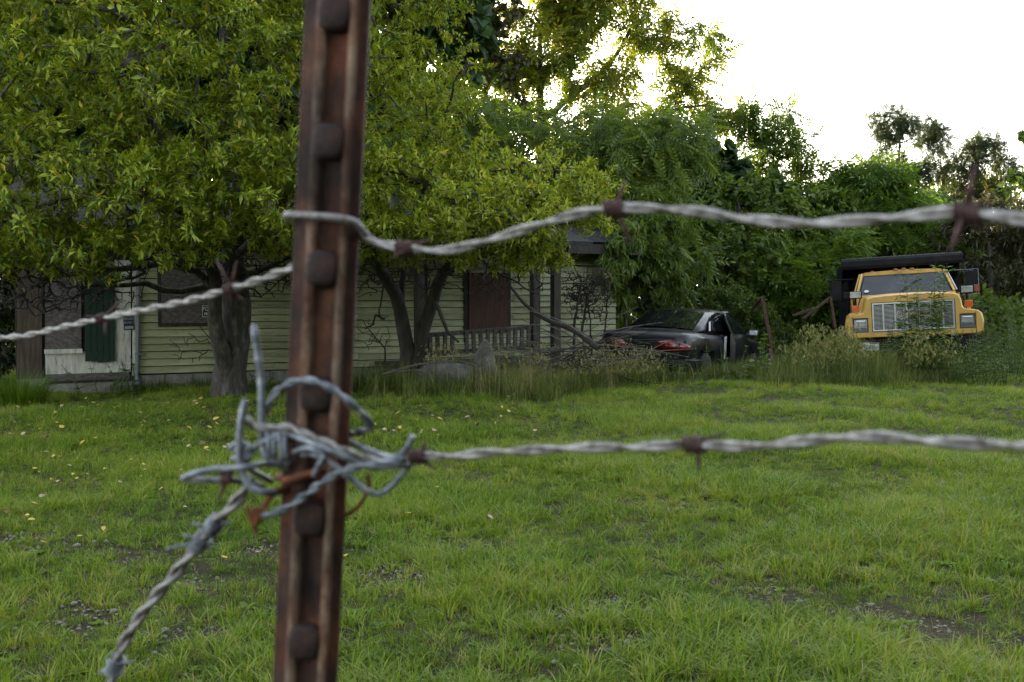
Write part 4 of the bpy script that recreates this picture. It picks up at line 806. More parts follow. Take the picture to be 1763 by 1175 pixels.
def tuft(seed, nb, h, spread, lean, wd, tint):
    r = np.random.default_rng(seed); a = r.uniform(0, 6.28, nb); q = np.sqrt(r.random(nb))*spread
    base = np.stack([np.cos(a)*q, np.sin(a)*q, np.full(nb, -.008)], -1); a2 = a+r.normal(0, .8, nb); ln = np.clip(r.normal(lean, lean*.5, nb), .05, 1.3)
    o = blades('tuft', base, h*r.uniform(.45, 1.15, nb), np.stack([np.cos(a2)*ln, np.sin(a2)*ln, np.zeros(nb)], -1), wd*r.uniform(.6, 1.2, nb), np.clip(r.normal(tint, .14, nb)+(r.random(nb) < .05)*.45, 0, 1), L_grass, None, None, 3, .35)
    COL.objects.unlink(o); protos.objects.link(o); return o
for i in range(5): tuft(100+i, 26, .066, .05, .6, .0045, .42+.05*i)      # short lawn
for i in range(3): tuft(110+i, 22, .125, .05, .75, .0072, .68)       # broad crabgrass
for i in range(2): tuft(120+i, 30, .075, .05, .45, .003, .35)       # fine dark grass
def rosette(seed, nl, L):
    r = np.random.default_rng(seed); an = np.arange(nl)*2.4+r.normal(0, .2, nl)
    d = np.stack([np.cos(an), np.sin(an), r.uniform(.15, .6, nl)], -1); o = leaf_object('tuft', np.zeros((nl, 3)), unit(d), np.array([0, 0, 1])+r.normal(0, .15, (nl, 3)), L*r.uniform(.6, 1.1, nl), np.clip(r.normal(.5, .12, nl), 0, 1), 'ovate', L_grass)
    COL.objects.unlink(o); protos.objects.link(o)
rosette(131, 9, .075); rosette(132, 14, .04)
def dry(seed):
    r = np.random.default_rng(seed); nb = 9; a = r.uniform(0, 6.28, nb); ln = np.abs(r.normal(.7, .4, nb))
    o = blades('tuft', np.stack([np.cos(a)*.03, np.sin(a)*.03, np.zeros(nb)], -1), .10*r.uniform(.4, 1.1, nb), np.stack([np.cos(a)*ln, np.sin(a)*ln, np.zeros(nb)], -1), np.full(nb, .003), np.full(nb, 1.3), L_grass, None, None, 3, .35); COL.objects.unlink(o); protos.objects.link(o)
dry(133)
def scatter_pts(n, y0, y1, pw=1.0):
    y = y0+(y1-y0)*rng.random(n)**pw; hw = y*.56+1.2; return (rng.random(n)*2-1)*hw, y
X1 = []; 
for n, y0, y1, sc in ((15000, 2.1, 5.0, .74), (26000, 5.0, 9.0, .78), (36000, 9.0, 18.5, .82)):
    x, y = scatter_pts(n, y0, y1); X1.append(np.stack([x, y, np.full(n, sc)], -1))
A = np.concatenate(X1); bx = bareness(A[:, 0], A[:, 1])
cl = .5+.5*np.sin(A[:, 0]*2.1+np.sin(A[:, 1]*1.7)*1.5)*np.sin(A[:, 1]*1.9+1.1*np.sin(A[:, 0]*1.3)); 
keep = rng.random(len(A)) > np.clip(bx*.95-.22, 0, .84); keep &= rng.random(len(A)) > .06*(cl < .3)
A = A[keep]; bx = bx[keep]; cl = cl[keep]; n = len(A)
scl = A[:, 2]*rng.uniform(.55, 1.35, n)*(.75+.38*cl)*(1-.3*bx)
kind = np.where(rng.random(n) < .16+.42*(cl > .6), rng.integers(5, 8, n), np.where(rng.random(n) < .2, rng.integers(8, 10, n), rng.integers(0, 5, n)))
u_ = rng.random(n); kind = np.where(u_ < .045, 10, np.where(u_ < .10, 11, np.where(u_ < .15, 12, kind)))
me = bpy.data.meshes.new('grass'); me.vertices.add(n)
me.vertices.foreach_set('co', np.stack([A[:, 0], A[:, 1], hgt(A[:, 0], A[:, 1])], -1).astype(np.float32).ravel())
for nm, tp, arr in (('scl', 'FLOAT', scl.astype(np.float32)), ('yaw', 'FLOAT', rng.uniform(0, 6.28, n).astype(np.float32)), ('pick', 'INT', kind.astype(np.int32))):
    me.attributes.new(nm, tp, 'POINT').data.foreach_set('value', arr)
grass = link('grass', me); tag(grass, 'uneven green lawn grass thinning over gravelly bare spots', kind='stuff')
ng = bpy.data.node_groups.new('grass_scatter', 'GeometryNodeTree'); ng.interface.new_socket('Geometry', in_out='INPUT', socket_type='NodeSocketGeometry'); ng.interface.new_socket('Geometry', in_out='OUTPUT', socket_type='NodeSocketGeometry')
gi = ng.nodes.new('NodeGroupInput'); go = ng.nodes.new('NodeGroupOutput'); ip = ng.nodes.new('GeometryNodeInstanceOnPoints'); ci = ng.nodes.new('GeometryNodeCollectionInfo')
ci.inputs['Collection'].default_value = protos; ci.inputs['Separate Children'].default_value = True; ci.inputs['Reset Children'].default_value = True
def attr(nm, tp):
    a = ng.nodes.new('GeometryNodeInputNamedAttribute'); a.data_type = tp; a.inputs['Name'].default_value = nm; return a.outputs['Attribute']
cx = ng.nodes.new('ShaderNodeCombineXYZ'); ng.links.new(attr('yaw', 'FLOAT'), cx.inputs['Z'])
ng.links.new(gi.outputs[0], ip.inputs['Points']); ng.links.new(ci.outputs[0], ip.inputs['Instance']); ip.inputs['Pick Instance'].default_value = True
ng.links.new(attr('pick', 'INT'), ip.inputs['Instance Index']); ng.links.new(cx.outputs[0], ip.inputs['Rotation']); ng.links.new(attr('scl', 'FLOAT'), ip.inputs['Scale'])
ng.links.new(ip.outputs[0], go.inputs[0]); grass.modifiers.new('scatter', 'NODES').node_group = ng

# ---------------------------------------------------------------- tall grass and weeds
def tall(name, label, n, px0, px1, edge, depth, h0, h1, mat, seed, tint, lean=.35, wd=.008, lo=.12):
    r = np.random.default_rng(seed); px = r.uniform(px0, px1, n); py = np.interp(px, [e[0] for e in edge], [e[1] for e in edge])
    Y = CAM_H*1714/(py-523)+r.random(n)**1.2*depth+r.normal(0, .2, n)+.28*np.sin(px*.031+seed)+.2*np.sin(px*.083+2*seed)
    cp = r.uniform(px0, px1, 60); cy = r.uniform(0, 1, 60); cl = np.clip(np.max(np.exp(-((px[:, None]-cp)/22)**2-((Y[:, None]-Y.min()-cy*2)/.8)**2)*r.uniform(.25, 1, 60), axis=1), lo, 1)
    base = np.stack([(px-881.5)/1714*Y, Y, np.full(n, -.01)], -1); a = r.uniform(0, 6.28, n); ln = np.abs(r.normal(0, lean, n))
    h = r.uniform(h0, h1, n)*(.5+.6*cl)*r.uniform(.6, 1.1, n)
    o = blades(name, base, h, np.stack([np.cos(a)*ln, np.sin(a)*ln, np.zeros(n)], -1), wd*r.uniform(.5, 1.3, n), np.clip(r.normal(tint, .17, n), 0, 1), mat, None, None, 4, .4)
    return tag(o, label, kind='stuff')
edge = [(560, 682), (640, 684), (880, 688), (1000, 680), (1100, 662), (1250, 652), (1340, 668), (1480, 668), (1640, 660), (1763, 645), (1900, 640)]
tall('tall_grass', 'tall green grass along the front of the porch and car', 13000, 575, 1660, edge, 1.3, .34, .74, L_tall, 51, .42, .6, .011)
tall('dry_grass', 'tall seeding grass in front of the truck', 8500, 1335, 1650, [(x, y-6) for x, y in edge], 1.6, .5, .85, L_tall, 52, .45, .3, .006)
tall('dry_grass', 'dry tan grass between the boulder and the car', 3200, 740, 1130, [(x, y-5) for x, y in edge], 1.0, .5, .75, L_tall, 53, .7, .4, .006)
tall('tall_grass', 'tall green grass hiding the underside of the car', 4200, 1060, 1345, [(x, y-3) for x, y in edge], .9, .28, .55, L_tall, 56, .45, .5, .010, .3)
tall('rough_grass', 'rough grass by the house wall', 6500, -80, 640, [(-80, 668), (400, 672), (640, 680)], .9, .12, .3, L_tall, 54, .25)
tall('rough_grass', 'green weeds beside the truck', 4500, 1640, 1850, [(1640, 655), (1850, 640)], 2.5, .3, .7, L_weed, 55, .5)
# seed heads over the dry grass
r = np.random.default_rng(8); n = 2000; cx_ = r.uniform(1345, 1640, 16); ci_ = r.integers(0, 16, n); px = cx_[ci_]+r.normal(0, 13, n); Y = r.uniform(15.0, 16.4, n); z = .25+(.25+.4*r.random(16)[ci_])*r.random(n)**.8
o = leaf_object('seed_heads', np.stack([(px-881.5)/1714*Y, Y, z], -1), unit(r.normal(0, .35, (n, 3))+np.array([0, 0, 1])), r.normal(size=(n, 3)), r.uniform(.035, .08, n), np.clip(r.normal(.64, .15, n), 0, 1), 'spray', L_tall); tag(o, 'pale seed heads above the dry grass', kind='stuff')

r = np.random.default_rng(9); n = 1500; cx_ = r.uniform(745, 1130, 18); ci_ = r.integers(0, 18, n); px = cx_[ci_]+r.normal(0, 14, n); Y = r.uniform(13.6, 14.9, n)+np.clip(px-950, 0, 200)/200*1.1; z = .2+(.15+.35*r.random(18)[ci_])*r.random(n)**.8
o = leaf_object('seed_heads', np.stack([(px-881.5)/1714*Y, Y, z], -1), unit(r.normal(0, .4, (n, 3))+np.array([0, 0, 1])), r.normal(size=(n, 3)), r.uniform(.03, .07, n), np.clip(r.normal(.72, .15, n), 0, 1), 'spray', L_tall); tag(o, 'pale seed heads in the grass between the boulder and the car', kind='stuff')

def weed(name, label, loc, h, ns, L, seed, mat=None, kind='lance', per=26, spread=.12, group=None, cat='plant', up=.35, tint=.5, t0=.1):
    r = np.random.default_rng(seed); loc = Vector(loc); t = thing(name, label, cat, loc, group=group); mb = MB(); Pp = []; D = []; sz = []
    for s_ in range(ns):
        a = r.uniform(0, 6.28); q = spread*r.random(); b_ = Vector((math.cos(a)*q, math.sin(a)*q, 0)); hh = h*r.uniform(.7, 1.0)
        tp = b_+Vector((math.cos(a)*spread*r.random()*1.4, math.sin(a)*spread*r.random()*1.4, hh)); md = b_.lerp(tp, .5)+Vector((r.normal(0, .02), r.normal(0, .02), 0))
        pts = resample(spline([b_, md, tp], 5), .08); mb.tube(pts, list(np.linspace(.008, .003, len(pts))), 4, cap=False)
        m = len(pts); f = t0+(1-t0)*r.random(per); x = np.clip((f*(m-1)).astype(int), 0, m-1); Pp.append(np.array([pts[i] for i in x])); an = r.uniform(0, 6.28, per)
        D.append(np.stack([np.cos(an), np.sin(an), np.full(per, up)+r.normal(0, .2, per)], -1)); sz.append(L*r.uniform(.6, 1.15, per)*(1.1-.55*f))
    mb.build('stem', L_weed_stem, t); Pp = np.concatenate(Pp); D = unit(np.concatenate(D)); sz = np.concatenate(sz); n = len(Pp)
    o = leaf_object('foliage', Pp, D, np.array([0, 0, 1])+r.normal(size=(n, 3))*.3, sz, np.clip(r.normal(tint, .18, n), 0, 1), kind, mat or L_weed, t); o['kind'] = 'stuff'; return t
L_weed_stem = M('weed_stem', (.06, .085, .025), 20, .7)
weed('tall_weed', 'tall leafy weed growing up in front of the truck grille', GX(1592, 16.3), 1.93, 10, .29, 61, per=90, spread=.2, t0=.05, tint=.6)
weed('leafy_weed', 'short leafy weed below the truck grille', GX(1535, 16.4), .95, 7, .22, 62, per=30, spread=.12)
weed('grape_sapling', 'sapling with broad pale green leaves beside the open car door', GX(1318, 16.0), .85, 6, .13, 63, kind='wide', per=16, spread=.24, up=.25, tint=.85, cat='sapling')
weed('leafy_weed', 'slim sapling in front of the car rear wing', GX(1208, 15.7), .85, 3, .12, 64, per=20, spread=.07)
weed('leafy_weed', 'pale weed standing before the tail lamp', GX(1110, 15.7), .7, 3, .11, 65, per=18, spread=.1)
weed('leafy_weed', 'young weed by the porch post', GX(940, 15), .95, 4, .14, 66, per=18, spread=.14, tint=.6)
weed('leafy_weed', 'broad dark weed at the foot of the downpipe', GX(232, 14.1), .55, 6, .13, 67, per=18, spread=.2, tint=.25)
weed('leafy_weed', 'dark weed under the shutter door', GX(175, 13.7), .45, 7, .12, 68, per=18, spread=.35, tint=.2)
weed('leafy_weed', 'dark leafy weed beside the forked trunk', GX(455, 13.9), .4, 6, .12, 69, per=18, spread=.3, tint=.3)
k = 0; rr = np.random.default_rng(70)
for px, Y, h, lab in [(872, 14.0, .6, 'leafy weed in the tall grass between the boulder and the brush pile'), (905, 14.6, .8, 'upright leafy weed at the foot of the porch post'), (1045, 15.2, .55, 'leafy weed at the end of the brush pile'), (620, 14.3, .5, 'weed by the siding behind the rusty post'), (760, 14.0, .45, 'weed beside the low boulder'), (700, 14.2, .5, 'leafy weed at the foot of the leaning tree'), (835, 13.5, .4, 'short weed in front of the upright boulder'), (990, 14.4, .5, 'leafy weed in front of the brush pile'), (1020, 14.6, .65, 'tall weed poking out of the brush pile'), (1430, 15.3, .55, 'green weed left of the licence plate'), (1480, 15.2, .5, 'bushy weed under the licence plate'), (1350, 15.8, .75, 'tall green weed at the rusty frame foot'), (1160, 15.6, .5, 'weed below the tail lamp of the black car'), (1262, 15.6, .6, 'weed under the open car door'), (1385, 15.4, .6, 'green weed in the seeding grass beside the rusty frame')]:
    weed('leafy_weed', lab, GX(px, Y), h, 5, .12, 140+px, per=18, spread=.16, tint=float(rr.uniform(.3, .8)))
for px, Y, h in [(1655, 15.6, .7), (1672, 16.2, .85), (1688, 15.5, .75), (1700, 16.6, 1.0), (1715, 15.8, .85), (1728, 16.8, 1.1), (1742, 16.0, .95), (1757, 16.9, 1.1), (1772, 16.2, 1.0), (1790, 17, 1.1), (1706, 17.6, 1.15), (1738, 18.0, 1.2), (1765, 18.3, 1.2), (1640, 15.9, .6), (1622, 16.1, .6), (1600, 15.9, .55), (1575, 16.1, .5), (1662, 17.1, .9), (1690, 15.0, .45), (1730, 15.0, .5)]:
    weed('goldenrod', 'leafy green goldenrod plant in the clump beside the truck', GX(px, Y), h, 6, .12, 200+k, per=34, spread=.2, group='goldenrod plants beside the truck', tint=.55, up=.5, t0=.15); k += 1
# grass clump by the left wall end
r = np.random.default_rng(71); n = 1100; c = GX(28, 12.2); a = r.uniform(0, 6.28, n); q = np.sqrt(r.random(n))*.36
ln = np.abs(r.normal(.55, .25, n)); cl_ = thing('grass_clump', 'big arching clump of dark grass by the plywood end of the house', 'grass clump', c)
o = blades('foliage', np.stack([np.cos(a)*q, np.sin(a)*q, np.zeros(n)], -1), r.uniform(.25, .55, n), np.stack([np.cos(a)*ln, np.sin(a)*ln, np.zeros(n)], -1), r.uniform(.005, .01, n), np.clip(r.normal(.3, .13, n), 0, 1), L_grass, cl_, None, 4, .45); o['kind'] = 'stuff'
simple('dark_shrub', 'dark shrub at the plywood end of the house', -10, 14.5, (-10, 560), [lobe(-20, 600, 14.5, .45, .5, .5), lobe(-40, 520, 14.8, .6, .5, .7), lobe(-5, 500, 15.3, .4, .4, .9), lobe(-20, 430, 15, .6, .5, .7)], 260, 26, 'ovate', .08, L_dark, 18, r=.03, cat='bush')

# ---------------------------------------------------------------- dead wood
def twig_cloud(name, label, cat, base, stems, seed, lobes, tips, mat, r_tip=.003, wob=.2):
    t = thing(name, label, cat, base); N, rad, chains, tp_ = grow(stems, lobes, tips, np.random.default_rng(seed), r_tip, .12, wob, 0, .1, None, .004, .28)
    branch_mesh('branch', N, rad, chains, mat, t, base); return t
twig_cloud('bare_vine', 'tangle of bare dark vines climbing the yellow wall beside the porch', 'vine', GX(985, 17.4), [[(GX(985, 17.4), .03), (P(990, 560, 17.4), .025), (P(1000, 490, 17.4), .018)], [(GX(1010, 17.5), .025), (P(1005, 540, 17.5), .02), (P(1030, 470, 17.5), .012)]], 81, [lobe(1010, 510, 17.5, .42, .15, .5)], 420, M_barkdark, .0055, .3)
twig_cloud('bare_vine', 'second tangle of bare dark vines at the end of the yellow wall', 'vine', GX(1040, 17.7), [[(GX(1040, 17.7), .02), (P(1042, 560, 17.7), .018), (P(1050, 480, 17.7), .012)], [(GX(1020, 17.6), .016), (P(1012, 520, 17.6), .012), (P(985, 455, 17.6), .008)]], 88, [lobe(1030, 500, 17.65, .32, .15, .55), lobe(985, 500, 17.5, .3, .15, .4)], 420, M_barkdark, .0055, .3)
twig_cloud('dead_sapling', 'bare dead sapling with thin branches against the dim siding', 'sapling', GX(640, 14.9), [[(GX(665, 14.9), .02), (P(660, 600, 14.9), .016), (P(630, 560, 14.9), .008)]], 82, [lobe(640, 570, 14.8, .45, .3, .35), lobe(700, 470, 14.6, .6, .4, .3)], 140, M_barkdark, .0045, .08)
twig_cloud('dead_sapling', 'thin bare sapling between the forked trunk and the siding', 'sapling', GX(340, 13.9), [[(GX(375, 13.6), .014), (P(372, 600, 13.6), .012), (P(340, 560, 13.6), .006)]], 83, [lobe(330, 600, 13.7, .4, .2, .28)], 40, M_barkdark, .004, .05)
twig_cloud('bare_branch', 'leafless drooping branches hanging below the broad tree crown', 'branch', P(250, 470, 11.8), [[(P(250, 470, 11.8), .02), (P(150, 500, 11.4), .015), (P(60, 545, 11), .008)]], 84, [lobe(110, 500, 11.2, 1.0, .6, .28), lobe(300, 440, 11.8, .9, .6, .25), lobe(30, 450, 11, .7, .5, .25)], 900, M_barkdark, .0046, .09)
twig_cloud('bare_branch', 'leafless twiggy branches hanging across the porch front', 'branch', P(800, 430, 13.9), [[(P(800, 430, 13.9), .02), (P(860, 470, 13.8), .015), (P(930, 510, 13.8), .008)], [(P(820, 440, 13.9), .014), (P(760, 480, 14), .01), (P(720, 520, 14), .006)]], 86, [lobe(850, 480, 13.9, .9, .5, .35), lobe(930, 440, 13.6, .6, .5, .25), lobe(730, 460, 14, .6, .4, .35), lobe(800, 440, 13.8, 1.3, .5, .25)], 620, M_barkdark, .0046, .1)
twig_cloud('bare_branch', 'leafless branches drooping beside the rusty post before the siding', 'branch', P(560, 440, 12.9), [[(P(560, 440, 12.9), .02), (P(500, 470, 12.8), .014), (P(450, 510, 12.8), .008)], [(P(570, 440, 12.9), .014), (P(640, 470, 13), .01)]], 87, [lobe(470, 480, 12.8, .7, .4, .3), lobe(620, 470, 13, .6, .4, .35), lobe(420, 440, 12.6, .9, .4, .25)], 520, M_barkdark, .0046, .1)
bp = thing('brush_pile', 'grey heap of dead branches piled against the rear of the black car', 'brush pile', GX(1000, 14.6))
r = np.random.default_rng(85)
for i in range(60):
    a = P(r.uniform(925, 1040), r.uniform(590, 645), 14.6+r.uniform(-.3, .6)); L = r.uniform(.5, 1.5); an = r.normal(.1, .45); rise = r.normal(.08, .2)
    e = a+Vector((L*math.cos(an)*(1 if r.random() < .7 else -1), L*math.sin(an)*.5, rise*L)); a.z = max(.03, a.z); e.z = max(.03, e.z); m_ = a.lerp(e, .5)+Vector((0, 0, r.normal(.05, .07)))
    pts = resample(spline([a, m_, e], 4), .15); MB().tube(pts, list(np.linspace(r.uniform(.007, .016), .004, len(pts))), 5).build('branch', M_deadwood if i % 3 else M_barkdark, bp, world=True)
br = thing('fallen_limb', 'long dark dead limb leaning from the porch down to the brush pile', 'branch', GX(900, 15)); MB().tube(spline([P(880, 495, 15.2), P(905, 525, 15), P(940, 550, 14.8), P(990, 570, 14.6), P(1030, 600, 14.4)], 5), list(np.linspace(.02, .05, 21)), 7).build('branch', M_barkdark, br, world=True)
for i, (q, lab) in enumerate([([(660, 645), (720, 628), (790, 622), (850, 640)], 'pale fallen branch lying across the tall grass below the porch'), ([(685, 640), (730, 640), (735, 665), (732, 680)], 'pale forked stick by the leaning tree')]):
    t = thing('fallen_branch', lab, 'branch', GX(q[0][0], 13.7)); MB().tube(spline([P(x, y, 13.6) for x, y in q], 5), list(np.linspace(.018, .006, 16)), 5).build('branch', M_deadwood, t, world=True)
# boulders
def rock(seed, s, rough=.25, sub=3):
    bm = bmesh.new(); bmesh.ops.create_icosphere(bm, subdivisions=sub, radius=1); rr = random.Random(seed); o = Vector((rr.uniform(0, 50), rr.uniform(0, 50), 0))
    from mathutils import noise as mn
    for v in bm.verts:
        k = 1+rough*mn.noise(v.co*1.1+o)*1.6+rough*.35*mn.noise(v.co*3.2+o); v.co = Vector((v.co.x*s[0]*k, v.co.y*s[1]*k, v.co.z*s[2]*k))
    me = bpy.data.meshes.new('rock'); bm.to_mesh(me); bm.free(); me.polygons.foreach_set('use_smooth', [True]*len(me.polygons)); return me
M_rock = M('grey_rock', [(.3, (.05, .045, .038)), (.5, (.10, .09, .078)), (.72, (.17, .16, .14))], 7, .9, bmp=.7, dist=.04)
for lab, px, py, Y, s in [('upright grey boulder in the tall grass below the porch railing', 830, 632, 13.9, (.16, .2, .36)), ('low sloping tan boulder in the dry grass, next to the upright boulder', 775, 652, 13.9, (.42, .35, .24))]:
    me = rock(hash(lab) % 7 if False else int(px), s); me.materials.append(M_rock); o = link('boulder', me, None, loc=P(px, py, Y), rot=(0, .1, .3)); tag(o, lab, 'boulder')
# rusty frames
def bars(name, label, segs, th=.045):
    t = thing(name, label, 'frame', segs[0][0]*1.0)
    for a, b_ in segs:
        mb = MB(); mb.bar(a, b_, th, .008).bar(a+Vector((th/2, 0, 0)), b_+Vector((th/2, 0, 0)), .008, th); mb.build('bar', M_rustbar, t, world=True)
    return t
bars('rusty_frame', 'rusty angle-iron leg with a broken brace standing beside the bush', [(P(1327, 600, 16.6), P(1310, 513, 16.6)), (P(1293, 535, 16.9), P(1312, 513, 16.6)), (P(1338, 668, 15.9), P(1326, 600, 16.6))], .05)
bars('rusty_frame', 'rusty bent iron frame in the thicket beside the truck', [(P(1365, 543, 18), P(1400, 531, 18)), (P(1382, 548, 18.1), P(1428, 512, 18.2)), (P(1428, 511, 18.2), P(1436, 565, 18.2))], .045)

# ---------------------------------------------------------------- fallen leaves, stones
r = np.random.default_rng(91); V, T = TEMPL['wide']; V = V*np.array([.8, 1, .5])
Mfl = {}
for nm, st in (('yellow', [(.3, (.32, .22, .03)), (.7, (.55, .42, .10))]), ('tan', [(.3, (.26, .17, .10)), (.7, (.45, .33, .22))]), ('brown', [(.3, (.10, .04, .025)), (.7, (.2, .09, .05))])): Mfl[nm] = M(nm+'_leaf', st, 25, .7)
fl = {}
for nm in Mfl: me = np_mesh('fallen_leaf', V, T); me.materials.append(Mfl[nm]); fl[nm] = me
for i in range(230):
    u = r.random()
    px, py = (r.uniform(20, 540), 695+150*r.random()**1.3) if u < .62 else (r.uniform(620, 960), r.uniform(692, 760)) if u < .8 else (r.uniform(0, 900), r.uniform(740, 1000))
    g = G(px, py); nm = 'yellow' if r.random() < .5 else 'tan' if r.random() < .75 else 'brown'
    o = link('fallen_leaf', fl[nm], None, loc=(g.x, g.y, float(hgt(g.x, g.y))+r.uniform(.055, .095)), rot=(r.normal(0, .35), r.normal(0, .35), r.uniform(0, 6.28))); s_ = r.uniform(.035, .072)*(1 if py < 800 else .65); o.scale = (s_,)*3
    tag(o, {'yellow': 'small yellow leaf fallen on the lawn', 'tan': 'dry tan leaf fallen on the lawn', 'brown': 'dark brown leaf fallen on the lawn'}[nm], 'leaf', nm+' fallen leaves on the lawn')
M_stone = M('gravel_stone', [(.3, (.12, .105, .085)), (.5, (.2, .18, .15)), (.7, (.30, .275, .24))], 3, .9, bmp=.3, coord='Generated')
st = []
for i in range(5):
    me = rock(300+i, (1, .8, .6), .3, 1); me.materials.append(M_stone); st.append(me)
for i in range(60):
    c, rx, ry = bare[i % len(bare)]; x = c.x+r.normal(0, rx*.6); y = c.y+r.normal(0, ry*1.1)
    o = link('stone', st[i % 5], None, loc=(x, y, float(hgt(x, y))+.008), rot=(0, 0, r.uniform(0, 6.28))); s_ = r.uniform(.007, .02); o.scale = (s_, s_, s_)
    tag(o, 'small grey stone lying in a bare patch of the lawn', 'stone', 'stones in the bare patches of the lawn')
W = []; F = []; rv = np.array([v.co[:] for v in st[0].vertices]); rf = np.array([p.vertices[:] for p in st[0].polygons])
for i in range(2400):
    c, rx, ry = bare[int(r.integers(len(bare)))]; x = c.x+r.normal(0, rx*.75); y = c.y+r.normal(0, ry*1.4); s_ = r.uniform(.003, .011); a = r.uniform(0, 6.28)
    q = rv*s_; q = np.stack([q[:, 0]*math.cos(a)-q[:, 1]*math.sin(a)+x, q[:, 0]*math.sin(a)+q[:, 1]*math.cos(a)+y, q[:, 2]+float(hgt(x, y))+.002], -1); F.append(rf+len(rv)*i); W.append(q)
gv = link('gravel', np_mesh('gravel', np.concatenate(W), np.concatenate(F)), None, M('gravel_bits', [(.3, (.10, .085, .065)), (.5, (.2, .175, .14)), (.7, (.32, .285, .23))], 30, .9)); tag(gv, 'fine gravel in the bare patches of the lawn', kind='stuff')
# ---------------------------------------------------------------- fence: steel post
YP = .50
pa, pb = P(581, 0, YP), P(524, 1175, YP); ax = (pa-pb).normalized()
foot = pb-ax*(pb.z/ax.z)-ax*.05; topp = pb+ax*((1.63-pb.z)/ax.z)
post = thing('fence_post', 'rusted studded steel fence post with wire wrapped round it', 'fence post', foot+ax*.05)
zx = ax; xx = Vector((1, 0, 0)); xx = (xx-zx*xx.dot(zx)).normalized(); yy = zx.cross(xx)
prof = [(-16.3, 1, 0), (-15.6, -1, .12), (-10, -1.6, .15), (-8.6, -4.6, .9), (-4.6, -4.6, 1), (-3.2, -1.2, .15), (6.2, -1.2, .1), (7.4, -4.6, 1), (11, -4.6, .8), (12.2, -1.4, .05), (15.8, -1, 0), (16.3, 1, 0), (16.3, 3, 0), (3, 3, 0), (2.4, 30, 0), (-2.4, 30, 0), (-3, 3, 0), (-16.3, 3, 0)]
H = (topp-foot).length; ns = 60; V = []; tn = []; T = []; k = len(prof)
for i in range(ns+1):
    for x, y, t_ in prof: V.append(foot+zx*(H*i/ns)+xx*x*.001+yy*y*.001-post.location); tn.append(t_)
for i in range(ns):
    for j in range(k): a = i*k+j; b_ = i*k+(j+1) % k; T.append((a, b_, b_+k, a+k))
me = np_mesh('flange', V, T, tn)
bm = bmesh.new(); bm.from_mesh(me); bm.faces.new([bm.verts[i] for i in []]) if False else None; bm.verts.ensure_lookup_table(); bm.faces.new([bm.verts[ns*k+j] for j in range(k)]); bmesh.ops.recalc_face_normals(bm, faces=bm.faces); bm.to_mesh(me); bm.free()
link('flange', me, post, M_post)
stud = MB().loft([[Vector((x*s_*.001, -d*.001, z*s_*.001)) for x, z in ((-7, -7), (-4, -9), (4, -9), (7, -7), (8, 0), (7, 6), (3.5, 8.5), (-3.5, 8.5), (-7, 6), (-8, 0))] for d, s_ in ((0, 1.08), (4, 1.0), (5.3, .9), (5.9, .74))])
sm = stud.mesh('stud', M_stud, smooth=True)
sa = sm.attributes.new('tint', 'FLOAT', 'POINT'); sa.data.foreach_set('value', [.0]*len(sm.vertices))
rot = Matrix((xx, yy, zx)).transposed().to_4x4()
stp = .0635; zr = [P(562, 245, YP)]
c0 = P(563, 245, YP); base_t = (c0-foot).dot(zx)
for i in range(-18, 8):
    t_ = base_t+i*.0628
    if t_ < .1 or t_ > H-.02: continue
    o = link('stud', sm, post); p = foot+zx*t_-xx*.0005-yy*.0012; m4 = rot.copy(); m4.translation = p-post.location; o.matrix_local = m4

# the next post along the fence, outside the picture, carries the far end of the wire
p2 = post.copy(); COL.objects.link(p2); p2.location = post.location+Vector((-2.62, 1.9, 0)); p2['label'] = 'rusted studded steel fence post, the next one along the fence'
for ch in list(post.children): q = ch.copy(); COL.objects.link(q); q.parent = p2

# ---------------------------------------------------------------- barbed wire
def helix(path, r, pitch, ph, sub=.0035):
    pts = resample(path, sub); out = []; s_ = 0; ref = Vector((0, 0, 1))
    for i, p in enumerate(pts):
        t = (pts[min(i+1, len(pts)-1)]-pts[max(0, i-1)]).normalized(); x = ref-t*ref.dot(t); x.normalize(); y = t.cross(x)
        if i: s_ += (p-pts[i-1]).length
        a = 2*math.pi*s_/pitch+ph; out.append(p+(x*math.cos(a)+y*math.sin(a))*r)
    return out
def wire(name, label, pix, depth, barbs, rw=.00125, pitch=.062, mat=None, bmat=None, bl=.0155, ext=None):
    pts = [P(x, y, depth(x)) for x, y in pix]
    if ext: pts = ext[0]+pts+ext[1]
    path = spline(pts, 10); t = thing(name, label, 'barbed wire', pts[0])
    for ph in (0, math.pi): MB().tube(helix(path, rw*.98, pitch, ph), rw, 7).build('strand', mat or M_steel, t, smooth=2, world=True)
    pr = resample(path, .002)
    for bi, (bx, by, angs) in enumerate(barbs):
        q = P(bx, by, depth(bx)); i = min(range(len(pr)), key=lambda i: (pr[i]-q).length); c = pr[i]; tg = (pr[min(i+2, len(pr)-1)]-pr[max(0, i-2)]).normalized()
        u = Vector((0, 0, 1)); u = (u-tg*u.dot(tg)).normalized(); v = tg.cross(u); rb = rw*2.5
        coil = [c+tg*(-.0045+.009*k/26)+(u*math.cos(k*.95)+v*math.sin(k*.95))*rb for k in range(27)]
        bb = MB().tube(coil, .00095, 6)
        for (sx, sz, L) in angs:   # spikes given as photo-like directions
            d = (Vector((sx, 0, sz)).normalized()*.9+Vector((0, random.uniform(-.6, .3), 0))).normalized(); st_ = c+tg*random.uniform(-.003, .003); bb.tube([st_+d*.001, st_+d*bl*.6*L, st_+d*bl*L], [.0011, .001, .00055], 6)
        bb.build('barb', bmat or M_barbrust, t, smooth=2, world=True)
    return t
dR = lambda x: .505-.165*max(0, (x-600))/1163
dL = lambda x: .505+.25*(500-x)/500
